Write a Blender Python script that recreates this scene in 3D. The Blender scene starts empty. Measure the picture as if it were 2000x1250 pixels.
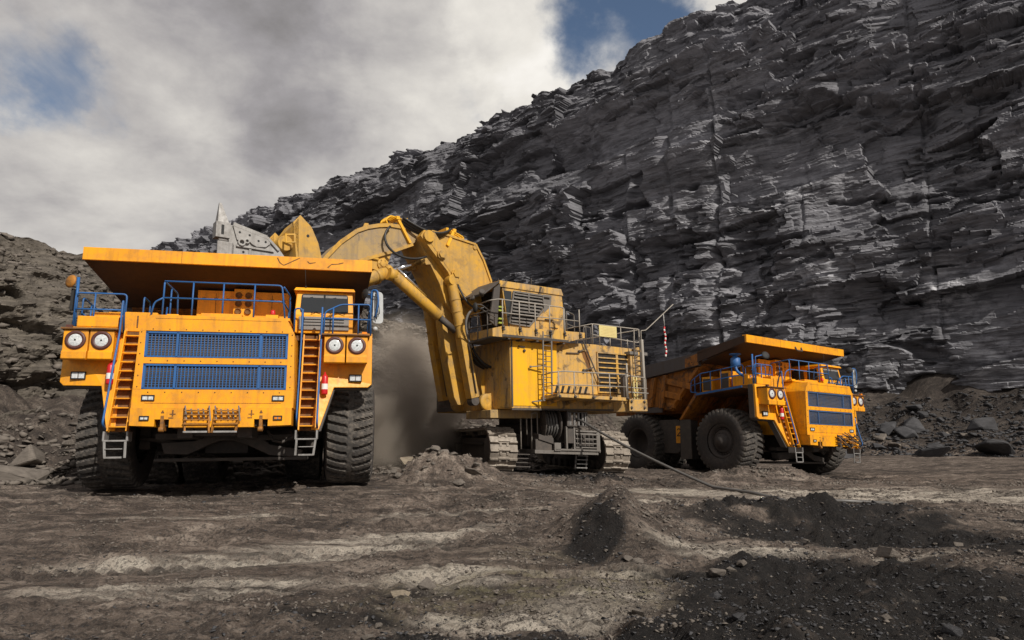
import bpy, bmesh, math, random
import numpy as np
from mathutils import Vector, Matrix, Euler

R = math.radians
SC = bpy.context.scene
COL = SC.collection
random.seed(7)
RNG = np.random.default_rng(11)

# ------------------------------------------------------------------ camera
cam_d = bpy.data.cameras.new("camera")
cam_d.sensor_width = 36.0
cam_d.lens = 24.01
cam_d.clip_start = 0.1
cam_d.clip_end = 3000
cam = bpy.data.objects.new("camera", cam_d)
COL.objects.link(cam)
cam.matrix_world = Matrix.Translation((0, 0, 1.5)) @ Matrix.Rotation(R(90 + 9.489), 4, 'X') @ Matrix.Rotation(R(-1.003), 4, 'Z')
SC.camera = cam

# ------------------------------------------------------------------ world and sun
SUN_AZ = Vector((0.58, -0.815))          # horizontal direction towards the sun
SUN_EL = 38.0
SC.view_settings.view_transform = 'Standard'
SC.view_settings.look = 'None'
SC.view_settings.exposure = 0.0
SC.view_settings.gamma = 1.0

sun_d = bpy.data.lights.new("sun", 'SUN')
sun_d.energy = 4.3
sun_d.angle = R(0.8)
sun_d.color = (1.0, 0.945, 0.86)
sun = bpy.data.objects.new("sun", sun_d)
COL.objects.link(sun)
_h = SUN_AZ.normalized()
_to = Vector((_h.x * math.cos(R(SUN_EL)), _h.y * math.cos(R(SUN_EL)), math.sin(R(SUN_EL))))
sun.rotation_euler = _to.to_track_quat('Z', 'Y').to_euler()
sun.location = _to * 200

SC.cycles.volume_bounces = 1
W = bpy.data.worlds.new("World")
SC.world = W
W.use_nodes = True


class NT:
    """small helper for node trees"""
    def __init__(self, tree):
        self.t = tree
        self.t.nodes.clear()

    def n(self, typ, **kw):
        nd = self.t.nodes.new(typ)
        for k, v in kw.items():
            setattr(nd, k, v)
        return nd

    def l(self, a, b):
        self.t.links.new(a, b)

    def val(self, sock, v):
        if hasattr(v, 'is_output') or isinstance(v, bpy.types.NodeSocket):
            self.l(v, sock)
        else:
            sock.default_value = v

    def math(self, op, a, b=None, c=None, clamp=False):
        nd = self.n('ShaderNodeMath', operation=op)
        nd.use_clamp = clamp
        self.val(nd.inputs[0], a)
        if b is not None:
            self.val(nd.inputs[1], b)
        if c is not None:
            self.val(nd.inputs[2], c)
        return nd.outputs[0]

    def vmath(self, op, a, b=None):
        nd = self.n('ShaderNodeVectorMath', operation=op)
        self.val(nd.inputs[0], a)
        if b is not None:
            self.val(nd.inputs[1], b)
        return nd.outputs['Value'] if op in ('DOT_PRODUCT', 'LENGTH') else nd.outputs[0]

    def noise(self, vec, scale=5., detail=6., rough=.55, dist=0.):
        nd = self.n('ShaderNodeTexNoise')
        self.val(nd.inputs['Vector'], vec)
        nd.inputs['Scale'].default_value = scale
        nd.inputs['Detail'].default_value = detail
        nd.inputs['Roughness'].default_value = rough
        nd.inputs['Distortion'].default_value = dist
        return nd.outputs['Fac']

    def ramp(self, fac, *stops, interp='LINEAR'):
        nd = self.n('ShaderNodeValToRGB')
        cr = nd.color_ramp
        cr.interpolation = interp
        while len(cr.elements) < len(stops):
            cr.elements.new(0.5)
        for e, (p, c) in zip(cr.elements, stops):
            e.position = p
            e.color = (c, c, c, 1) if not hasattr(c, '__len__') else (*c[:3], 1)
        self.val(nd.inputs[0], fac)
        return nd.outputs['Color']

    def mix(self, fac, a, b, mode='MIX'):
        nd = self.n('ShaderNodeMix', data_type='RGBA', blend_type=mode)
        self.val(nd.inputs[0], fac)
        for s, v in ((nd.inputs[6], a), (nd.inputs[7], b)):
            if hasattr(v, '__len__') and not isinstance(v, bpy.types.NodeSocket):
                s.default_value = (*v[:3], 1)
            else:
                self.val(s, v)
        return nd.outputs[2]

    def mapping(self, vec, scale=(1, 1, 1), rot=(0, 0, 0), loc=(0, 0, 0)):
        nd = self.n('ShaderNodeMapping')
        self.val(nd.inputs['Vector'], vec)
        nd.inputs['Scale'].default_value = scale
        nd.inputs['Rotation'].default_value = rot
        nd.inputs['Location'].default_value = loc
        return nd.outputs[0]

    def maprange(self, v, a, b, c=0., d=1., smooth=True):
        nd = self.n('ShaderNodeMapRange')
        nd.interpolation_type = 'SMOOTHSTEP' if smooth else 'LINEAR'
        self.val(nd.inputs[0], v)
        for i, x in zip((1, 2, 3, 4), (a, b, c, d)):
            nd.inputs[i].default_value = x
        return nd.outputs[0]


def build_world():
    t = NT(W.node_tree)
    co = t.n('ShaderNodeTexCoord').outputs['Generated']
    dirn = t.vmath('NORMALIZE', co)
    sep = t.n('ShaderNodeSeparateXYZ')
    t.l(dirn, sep.inputs[0])
    zz = t.math('ADD', t.math('MAXIMUM', sep.outputs[2], 0.0), 0.32)
    cmb = t.n('ShaderNodeCombineXYZ')
    t.l(t.math('DIVIDE', sep.outputs[0], zz), cmb.inputs[0])
    t.l(t.math('DIVIDE', sep.outputs[1], zz), cmb.inputs[1])
    P = cmb.outputs[0]
    P = t.mapping(P, loc=(3.1, 1.7, 0.0))
    n1 = t.noise(P, 1.9, 9, .56, .35)
    n2 = t.noise(t.mapping(P, loc=(7.3, 2.2, 1.0)), 1.0, 4, .5, .2)
    n3 = t.noise(P, 4.2, 9, .60, .15)

    nz = t.n('ShaderNodeTexNoise')
    t.l(dirn, nz.inputs['Vector'])
    nz.inputs['Scale'].default_value = 5.5
    nz.inputs['Detail'].default_value = 7
    nz.inputs['Roughness'].default_value = .58
    wob = t.n('ShaderNodeVectorMath', operation='SCALE')
    t.l(t.vmath('SUBTRACT', nz.outputs['Color'], (.5, .5, .5)), wob.inputs[0])
    wob.inputs['Scale'].default_value = .30
    dwarp = t.vmath('NORMALIZE', t.vmath('ADD', dirn, wob.outputs[0]))

    def blob(v, r0, r1):
        d = t.vmath('DOT_PRODUCT', dwarp, v)
        return t.maprange(d, math.cos(R(r1)), math.cos(R(r0)))
    # gaps of blue sky between the clouds
    gaps = None
    for v, a, b, s in (((.165, .826, .538), 1, 8, .33), ((.10, .85, .515), 0, 4, .08), ((.20, .81, .55), 0, 6, .14), ((-.112, .862, .494), 1, 7, .20), ((-.557, .713, .426), .5, 5.5, .12),
                       ((-.540, .744, .392), .5, 6, .12), ((-.40, .80, .44), 1, 7, .09), ((-.30, .85, .43), 0, 6, .08)):
        g = t.math('MULTIPLY', blob(v, a, b), s)
        gaps = g if gaps is None else t.math('ADD', gaps, g)
    cov = t.math('SUBTRACT', t.math('ADD', t.math('MULTIPLY', n1, 1.15), .12), gaps)
    cover = t.maprange(cov, .30, .62)
    # brightness of the cloud layer
    br = t.math('MULTIPLY_ADD', n2, .14, .405)
    br = t.math('ADD', br, t.math('MULTIPLY', t.math('SUBTRACT', n3, .5), .66))
    br = t.math('ADD', br, t.math('MULTIPLY', blob((-.04, .865, .50), 1, 16), .28))
    br = t.math('ADD', br, t.math('MULTIPLY', blob((.062, .843, .535), 0, 8), .20))
    br = t.math('ADD', br, t.math('MULTIPLY', blob((.26, .79, .56), 0, 6), .26))
    br = t.math('ADD', br, t.math('MULTIPLY', blob((-.45, .84, .30), 2, 22), .10))
    br = t.math('SUBTRACT', br, t.math('MULTIPLY', blob((-.27, .80, .54), 0, 13), .15))
    br = t.math('SUBTRACT', br, t.math('MULTIPLY', blob((.0, .79, .62), 0, 7), .12))
    br = t.math('MAXIMUM', br, .02)
    cl = t.ramp(br, (0.0, (.085, .08, .077)), (.18, (.15, .142, .138)), (.42, (.36, .343, .350)), (.8, (.82, .785, .725)), (1.0, (.98, .945, .89)))
    sky = t.n('ShaderNodeTexSky')
    sky.sky_type = 'NISHITA'
    sky.sun_disc = False
    sky.sun_elevation = R(SUN_EL)
    sky.sun_rotation = math.atan2(_h.x, _h.y)
    b1 = t.n('ShaderNodeBackground')
    b1.inputs[1].default_value = 0.085
    t.l(sky.outputs[0], b1.inputs[0])
    b2 = t.n('ShaderNodeBackground')
    b2.inputs[1].default_value = 1.0
    t.l(cl, b2.inputs[0])
    mx = t.n('ShaderNodeMixShader')
    t.l(cover, mx.inputs[0])
    t.l(b1.outputs[0], mx.inputs[1])
    t.l(b2.outputs[0], mx.inputs[2])
    out = t.n('ShaderNodeOutputWorld')
    t.l(mx.outputs[0], out.inputs[0])


build_world()

# ------------------------------------------------------------------ numpy noise
def hsh(ix, iy, seed=0):
    with np.errstate(over='ignore'):
        a = (ix.astype(np.int64) & 0xffffffff).astype(np.uint32)
        b = (iy.astype(np.int64) & 0xffffffff).astype(np.uint32)
        h = a * np.uint32(374761393) + b * np.uint32(668265263) + np.uint32((seed * 2246822519 + 12345) & 0xffffffff)
        h = (h ^ (h >> np.uint32(13))) * np.uint32(1274126177)
        h = (h ^ (h >> np.uint32(16))) * np.uint32(2654435761)
        h = h ^ (h >> np.uint32(15))
    return h.astype(np.float64) / 4294967295.0


def vnoise(x, y, seed=0):
    x, y = np.broadcast_arrays(np.asarray(x, float), np.asarray(y, float))
    ix, iy = np.floor(x), np.floor(y)
    fx, fy = x - ix, y - iy
    u = fx * fx * fx * (fx * (fx * 6 - 15) + 10)
    v = fy * fy * fy * (fy * (fy * 6 - 15) + 10)
    a, b = hsh(ix, iy, seed), hsh(ix + 1, iy, seed)
    c, d = hsh(ix, iy + 1, seed), hsh(ix + 1, iy + 1, seed)
    return ((a * (1 - u) + b * u) * (1 - v) + (c * (1 - u) + d * u) * v) * 2 - 1


def fbm(x, y, o=5, seed=0, gain=.5):
    r, a, f, s = 0, 1., 1., 0.
    for i in range(o):
        r = r + a * vnoise(x * f + i * 17.3, y * f - i * 9.1, seed + i)
        s += a
        a *= gain
        f *= 2.03
    return r / s


def sstep(a, b, x):
    t = np.clip((x - a) / (b - a), 0, 1)
    return t * t * (3 - 2 * t)


def grid_mesh(name, X, Y, Z, mat, attrs=None, smooth=False):
    n, m = X.shape
    me = bpy.data.meshes.new(name)
    co = np.stack([X, Y, Z], -1).reshape(-1, 3).astype(np.float32)
    idx = np.arange(n * m).reshape(n, m)
    q = np.stack([idx[:-1, :-1], idx[:-1, 1:], idx[1:, 1:], idx[1:, :-1]], -1).reshape(-1, 4)
    me.vertices.add(len(co))
    me.vertices.foreach_set('co', co.ravel())
    me.loops.add(q.size)
    me.loops.foreach_set('vertex_index', q.ravel().astype(np.int32))
    me.polygons.add(len(q))
    me.polygons.foreach_set('loop_start', (np.arange(len(q)) * 4).astype(np.int32))
    me.polygons.foreach_set('use_smooth', np.full(len(q), smooth))
    for k, v in (attrs or {}).items():
        at = me.attributes.new(k, 'FLOAT', 'POINT')
        at.data.foreach_set('value', v.astype(np.float32).ravel())
    me.materials.append(mat)
    me.update()
    me.validate()
    o = bpy.data.objects.new(name, me)
    COL.objects.link(o)
    return o


# ------------------------------------------------------------------ materials
def new_mat(name):
    m = bpy.data.materials.new(name)
    m.use_nodes = True
    t = NT(m.node_tree)
    out = t.n('ShaderNodeOutputMaterial')
    b = t.n('ShaderNodeBsdfPrincipled')
    t.l(b.outputs[0], out.inputs[0])
    return m, t, b


def bump(t, b, h, strength=.3, dist=.02):
    bp = t.n('ShaderNodeBump')
    bp.inputs['Strength'].default_value = strength
    bp.inputs['Distance'].default_value = dist
    t.l(h, bp.inputs['Height'])
    t.l(bp.outputs[0], b.inputs['Normal'])


def paint(name, base, dirt=(.10, .075, .05), amt=.35, rough=.42, streak=.3, fade=None, coat=.0, metal=0., patch=.0, patchcol=(.03, .025, .02), scale=1.):
    m, t, b = new_mat(name)
    co = t.n('ShaderNodeTexCoord').outputs['Object']
    n1 = t.noise(co, 1.1 * scale, 6, .6)
    n2 = t.noise(co, 9 * scale, 7, .65)
    st = t.noise(t.mapping(co, scale=(7 * scale, 7 * scale, .5 * scale)), 1.0, 6, .6)
    c = t.mix(t.maprange(n1, .35, .7, 0, .55), base, fade if fade else tuple(x * .86 for x in base))
    d = t.math('MULTIPLY', t.maprange(st, .46, .68), streak)
    c = t.mix(d, c, tuple(x * .55 for x in dirt))
    d2 = t.math('MULTIPLY', t.maprange(t.math('ADD', t.math('MULTIPLY', n1, .5), t.math('MULTIPLY', n2, .5)), .42, .68), amt)
    c = t.mix(d2, c, dirt)
    if patch:
        n4 = t.noise(co, 1.9 * scale, 8, .7, .6)
        c = t.mix(t.math('MULTIPLY', t.maprange(n4, .52, .63), patch), c, patchcol)
    n3 = t.noise(co, 40, 4, .7)
    c = t.mix(t.math('MULTIPLY', t.maprange(n3, .58, .74), .35), c, tuple(x * .5 for x in dirt))
    t.l(c, b.inputs['Base Color'])
    t.l(t.math('ADD', t.math('MULTIPLY', n2, .35), rough - .1), b.inputs['Roughness'])
    b.inputs['Metallic'].default_value = metal
    b.inputs['Coat Weight'].default_value = coat
    b.inputs['Coat Roughness'].default_value = .15
    bump(t, b, n2, .12, .01)
    return m


def plain(name, col, rough=.6, metal=0., var=.25, scale=12.):
    m, t, b = new_mat(name)
    co = t.n('ShaderNodeTexCoord').outputs['Object']
    n = t.noise(co, scale, 5, .6)
    c = t.mix(n, tuple(x * (1 - var) for x in col), tuple(min(1, x * (1 + var)) for x in col))
    t.l(c, b.inputs['Base Color'])
    b.inputs['Roughness'].default_value = rough
    b.inputs['Metallic'].default_value = metal
    return m


M = {}
M['orange'] = paint('truck_orange_paint', (.92, .385, .001), dirt=(.34, .165, .05), amt=.45, rough=.42, streak=.28, fade=(.79, .30, .001), patch=.20, patchcol=(.30, .12, .02))
M['orange_dirty'] = paint('truck_body_paint', (.40, .14, .010), dirt=(.075, .04, .022), amt=.65, rough=.6, streak=.6, patch=.7, patchcol=(.028, .022, .02))
M['rail_grey'] = paint('dusty_grey_band', (.085, .075, .075), dirt=(.12, .08, .05), amt=.4, rough=.7, streak=.3)
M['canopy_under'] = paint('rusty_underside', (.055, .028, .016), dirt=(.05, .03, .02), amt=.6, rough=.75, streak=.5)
M['step_brown'] = paint('rust_brown', (.20, .085, .02), dirt=(.05, .03, .02), amt=.6, rough=.7, streak=.5)
M['blue'] = paint('blue_paint', (.018, .115, .34), dirt=(.07, .07, .07), amt=.25, rough=.45, streak=.15)
M['blue_faded'] = paint('faded_blue_paint', (.035, .10, .24), dirt=(.10, .085, .075), amt=.6, rough=.6, streak=.3)
M['rubber'] = paint('tyre_rubber', (.042, .038, .035), dirt=(.18, .155, .13), amt=.95, rough=.85, streak=.2, scale=1.6)
M['sidewall'] = paint('tyre_sidewall', (.036, .032, .030), dirt=(.10, .08, .068), amt=.75, rough=.8, streak=.1, scale=1.2)
M['rim'] = paint('rim_steel', (.05, .043, .04), dirt=(.09, .07, .06), amt=.6, rough=.7)
M['dark'] = paint('dark_steel', (.058, .050, .045), dirt=(.13, .105, .085), amt=.65, rough=.65)
M['black'] = plain('matt_black', (.012, .012, .012), .7)
M['core'] = plain('radiator_core', (.105, .082, .068), .75, 0, .5, 25)
M['chrome'] = plain('chrome_rod', (.75, .75, .77), .16, 1.0, .05)
M['glass'] = None
M['lens'] = None
M['ring'] = plain('lamp_ring_brown', (.085, .028, .022), .5)
M['red'] = plain('red_enamel', (.55, .015, .02), .35)
M['white'] = plain('white_enamel', (.78, .77, .74), .5)
M['panelgrey'] = paint('grey_plastic', (.235, .22, .205), dirt=(.12, .1, .08), amt=.3, rough=.6)
M['amber'] = plain('amber_lens', (.75, .22, .01), .3)
M['mirror'] = plain('mirror_shell', (.45, .46, .46), .35)
M['steel'] = paint('worn_steel', (.33, .32, .31), dirt=(.10, .085, .07), amt=.5, rough=.5, metal=.35)
M['stepwood'] = paint('worn_step_paint', (.40, .16, .015), dirt=(.06, .045, .035), amt=.6, rough=.6, patch=.6)
M['yellow'] = paint('excavator_yellow', (.86, .435, .003), dirt=(.42, .25, .08), amt=.30, rough=.5, streak=.25, fade=(.76, .39, .008))
M['tan'] = paint('dusty_yellow', (.62, .35, .065), dirt=(.37, .265, .155), amt=1.0, rough=.7, streak=.65, fade=(.50, .30, .10), patch=.85, patchcol=(.11, .08, .052))
M['boom'] = paint('boom_yellow', (.60, .32, .028), dirt=(.33, .22, .10), amt=.7, rough=.6, streak=.35, fade=(.46, .28, .08), patch=.4, patchcol=(.15, .105, .06))
M['arm'] = paint('arm_dusty', (.42, .275, .10), dirt=(.27, .205, .14), amt=1.0, rough=.7, streak=.4, fade=(.36, .25, .12), patch=.6, patchcol=(.13, .10, .07))
M['bucket'] = paint('bucket_steel', (.36, .35, .335), dirt=(.16, .145, .13), amt=.5, rough=.55, metal=.2, patch=.3, patchcol=(.10, .09, .08))
M['track'] = paint('track_shoe_steel', (.33, .285, .235), dirt=(.13, .105, .085), amt=.6, rough=.6, metal=.15, patch=.4, patchcol=(.07, .06, .05))
M['railing'] = paint('grey_railing', (.34, .31, .27), dirt=(.16, .12, .08), amt=.4, rough=.6)
M['sign'] = plain('pale_yellow_sign', (.62, .52, .22), .6, 0, .12, 6)
M['ladder'] = paint('ladder_grey', (.17, .155, .14), dirt=(.10, .08, .06), amt=.4, rough=.6)
M['hose'] = plain('hose_rubber', (.022, .021, .02), .5)
M['cable'] = plain('cable_sheath', (.10, .095, .09), .45)
M['green'] = plain('green_yellow_panel', (.30, .36, .05), .6)


def glass_mats():
    m, t, b = new_mat('dark_glass')
    b.inputs['Base Color'].default_value = (.03, .033, .036, 1)
    b.inputs['Roughness'].default_value = .08
    b.inputs['Specular IOR Level'].default_value = .45
    M['glass'] = m
    m, t, b = new_mat('lamp_lens')
    co = t.n('ShaderNodeTexCoord').outputs['Object']
    n = t.noise(co, 30, 3, .5)
    t.l(t.ramp(n, (.3, (.42, .45, .46)), (.7, (.72, .74, .74))), b.inputs['Base Color'])
    b.inputs['Roughness'].default_value = .18
    b.inputs['Coat Weight'].default_value = .8
    M['lens'] = m


glass_mats()


def rock_mat(name, dark, mid, pale, scale, strat=0., attr=None, bumpd=.12, tone=False):
    m, t, b = new_mat(name)
    co = t.n('ShaderNodeTexCoord').outputs['Object']
    n1 = t.noise(co, .12 * scale, 8, .6)
    n2 = t.noise(co, 1.3 * scale, 9, .66, .3)
    n3 = t.noise(t.mapping(co, scale=(.5, .5, 4.6), rot=(R(5), R(-6), 0)), 1.0 * scale, 10, .64, .6)
    f = t.math('ADD', t.math('MULTIPLY', n1, .35), t.math('ADD', t.math('MULTIPLY', n2, .35), t.math('MULTIPLY', n3, .3 + strat)))
    f = t.math('DIVIDE', f, 1 + strat)
    c = t.ramp(f, (.33, dark), (.50, mid), (.68, tuple(x * 1.5 for x in mid)))
    if tone:
        tn = t.n('ShaderNodeAttribute', attribute_name='tone').outputs['Fac']
        c = t.mix(1.0, c, t.ramp(tn, (.25, .62), (.5, .95), (.75, 1.28)), 'MULTIPLY')
    if attr:
        a = t.n('ShaderNodeAttribute', attribute_name=attr).outputs['Fac']
        k = t.math('MULTIPLY', a, t.maprange(t.math('ADD', t.math('MULTIPLY', n3, .6), t.math('MULTIPLY', n2, .4)), .44, .62))
        c = t.mix(k, c, pale)
    t.l(c, b.inputs['Base Color'])
    b.inputs['Roughness'].default_value = .88
    b.inputs['Specular IOR Level'].default_value = .2
    hh = t.math('ADD', t.math('MULTIPLY', n3, .7), t.math('MULTIPLY', t.noise(co, 5 * scale, 8, .7), .35))
    bump(t, b, hh, .9, bumpd)
    return m


M['cliff'] = rock_mat('cliff_slate', (.074, .073, .080), (.205, .204, .222), (.60, .60, .63), .8, .4, 'pale', .25, True)
M['bank'] = rock_mat('bank_shale', (.030, .027, .023), (.094, .081, .067), (.19, .165, .135), 1.4, .2, 'pale', .16)
M['stone'] = rock_mat('loose_stone', (.060, .052, .045), (.150, .130, .112), (.2, .2, .2), 3.0, .2, None, .03)
M['stone_dark'] = rock_mat('dark_shale_stone', (.026, .026, .028), (.062, .061, .064), (.2, .2, .2), 3.0, .2, None, .03)
M['stone_tan'] = rock_mat('tan_stone', (.13, .105, .078), (.24, .20, .15), (.2, .2, .2), 3.0, .2, None, .03)


def ground_mat():
    m, t, b = new_mat('pit_floor')
    co = t.n('ShaderNodeTexCoord').outputs['Object']
    at = lambda k: t.n('ShaderNodeAttribute', attribute_name=k).outputs['Fac']
    n1 = t.noise(co, .35, 8, .62, .4)
    n2 = t.noise(co, 2.6, 9, .68, .3)
    n3 = t.noise(co, 16, 8, .7)
    n5 = t.noise(t.mapping(co, rot=(0, 0, R(-16)), scale=(.5, 3.2, 1)), 1.1, 8, .62, .6)
    mixn = t.math('ADD', t.math('MULTIPLY', n2, .33), t.math('ADD', t.math('MULTIPLY', n5, .42), t.math('MULTIPLY', n1, .25)))
    c = t.ramp(mixn, (.40, (.032, .025, .021)), (.465, (.092, .071, .058)), (.53, (.20, .157, .128)), (.61, (.42, .35, .29)))
    lime = t.math('MULTIPLY', at('lime'), t.maprange(t.math('ADD', t.math('MULTIPLY', n5, .6), t.math('MULTIPLY', n3, .4)), .38, .62))
    c = t.mix(lime, c, t.mix(n1, (.64, .56, .46), (.76, .69, .59)))
    olive = t.math('MULTIPLY', at('olive'), t.maprange(n2, .42, .6))
    c = t.mix(t.math('MULTIPLY', olive, .7), c, (.21, .19, .105))
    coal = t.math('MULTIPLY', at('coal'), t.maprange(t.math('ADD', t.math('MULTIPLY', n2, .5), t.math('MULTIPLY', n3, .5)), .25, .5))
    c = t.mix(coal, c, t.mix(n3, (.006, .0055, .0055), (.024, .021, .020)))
    n6 = t.noise(co, 42, 6, .75)
    c = t.mix(t.math('MULTIPLY', t.maprange(n3, .48, .60), .7), c, (.035, .03, .027))
    c = t.mix(t.math('MULTIPLY', t.maprange(n6, .54, .66), .55), c, (.03, .026, .024))
    c = t.mix(t.math('MULTIPLY', t.math('MULTIPLY', t.maprange(n6, .46, .36), .35), t.math('SUBTRACT', 1.0, coal)), c, (.42, .38, .34))
    t.l(c, b.inputs['Base Color'])
    b.inputs['Roughness'].default_value = .85
    b.inputs['Specular IOR Level'].default_value = .25
    h = t.math('ADD', t.math('MULTIPLY', n2, .5), t.math('ADD', t.math('MULTIPLY', n3, .25), t.math('MULTIPLY', t.noise(co, 48, 6, .75), .20)))
    bump(t, b, h, 1.0, .24)
    return m


M['ground'] = ground_mat()

# ------------------------------------------------------------------ poses of the machines (x, y, z, yaw, pitch, roll)
T1 = (-6.582, 15.036, .492, .2343, .0277, -.0085)
T2 = (12.619, 27.581, -.467, .5837, -.0065, -.0387)


def truck_pt(T, F, Wd, Z):
    x, y, z, yaw, tp, tr = T
    return (x + F * math.sin(yaw) + Wd * math.cos(yaw), y - F * math.cos(yaw) + Wd * math.sin(yaw), z + Z + F * tp + Wd * tr)


UC = (0.75, 26.6, .17, R(20))      # crawler undercarriage centre and heading


def uc_pt(f, w, z):
    x, y, zz, a = UC
    return (x + f * math.sin(a) + w * math.cos(a), y - f * math.cos(a) + w * math.sin(a), zz + z - .05 * w)


CONTACT = []
for T, zf, zr in ((T1, -.10, -.22), (T2, .07, -.01)):
    for F, Wd, Z in ((-2.75, -2.85, zf), (-2.75, 2.85, zf), (-7.8, -2.1, zr), (-7.8, 2.1, zr)):
        CONTACT.append(truck_pt(T, F, Wd, Z))
for f in (2., 0., -2.):
    for w in (-2.2, 2.2):
        CONTACT.append(uc_pt(f, w, 0))
CONTACT = np.array(CONTACT)
_NEAR = np.array([(-6., 6., .0), (0., 6., -.02), (6., 6., -.05), (3., 10., -.05), (-4., 10., .08)])
_ALL = np.vstack([CONTACT, _NEAR])
PL = np.linalg.lstsq(np.c_[np.ones(len(_ALL)), _ALL[:, :2]], _ALL[:, 2], rcond=None)[0]
print('plane', PL)
RES = CONTACT[:, 2] - np.c_[np.ones(len(CONTACT)), CONTACT[:, :2]] @ PL

# ------------------------------------------------------------------ terrain
B0 = np.array([37., 50.])
WD = np.array([-.7826, .6225])
WN = np.array([-.6225, -.7826])
BANK = np.array([(-60, -2), (-34, 9.5), (-22, 17.5), (-15.5, 23.2), (-10.5, 27.8), (-4.5, 30.2), (1., 35.), (8., 45.), (14., 58.)])
BANK_H = np.array([10.5, 10.5, 10.6, 9.6, 9.0, 7.6, 6.6, 3.5, 1.0])


def wall_dist(x, y):
    return (x - B0[0]) * WN[0] + (y - B0[1]) * WN[1]


def bank_dist(x, y):
    best = np.full(np.shape(x), 1e9)
    for a, b in zip(BANK[:-1], BANK[1:]):
        d = b - a
        L2 = d @ d
        s = np.clip(((x - a[0]) * d[0] + (y - a[1]) * d[1]) / L2, 0, 1)
        px, py = x - (a[0] + s * d[0]), y - (a[1] + s * d[1])
        dist = np.hypot(px, py)
        side = np.sign(px * d[1] - py * d[0])
        sd = dist * np.where(side == 0, 1, side)
        best = np.where(np.abs(sd) < np.abs(best), sd, best)
    return best


# heaps: x, y, rx, ry, angle, height, coal
HEAPS = [(-1.9, 19.8, 1.5, 1.0, .2, .60), (-.5, 20.4, 1.1, .7, 0, .16), (-3.1, 19.4, 1.1, .8, 0, .18),
         (1.2, 9.9, .7, .4, -.6, .10), (1.9, 10.4, .9, .6, .2, .26), (.2, 12.5, 1.4, .9, .1, .18),
         (3.3, 13.0, 1.5, .7, .1, .16), (5.2, 13.4, 1.8, .7, -.05, .20), (7.6, 13.2, 1.8, .6, -.15, .16),
         (8.7, 23.8, 2.3, .9, .1, .46), (6.7, 22.6, 1.4, .7, 0, .22), (10.8, 21.0, 2.5, .8, -.2, .08), (2.7, 21.8, 1.2, .6, 0, .38),
         (5.6, 10.7, 2.2, 1.3, -.2, -.42), (7.6, 10.6, 1.0, .8, 0, -.15), (9.2, 9.9, 1.6, 1.0, .1, .32), (7.2, 8.3, 1.8, .8, .2, .2),
         (3.0, 7.3, 1.2, .8, .1, -.12), (1.7, 5.6, .9, .6, 0, .10), (-.6, 5.0, 1.5, .7, .1, .10), (-1.9, 6.3, 1.3, .6, .1, .05),
         (-1.0, 15.5, 2.0, 1.0, .2, .12), (.9, 7.8, .8, .4, 0, .07)]


def ell(x, y, h):
    cx, cy, rx, ry, a, hh = h
    ca, sa = math.cos(a), math.sin(a)
    u = ((x - cx) * ca + (y - cy) * sa) / rx
    v = (-(x - cx) * sa + (y - cy) * ca) / ry
    return np.exp(-(u * u + v * v) * 1.1) * hh


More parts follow.
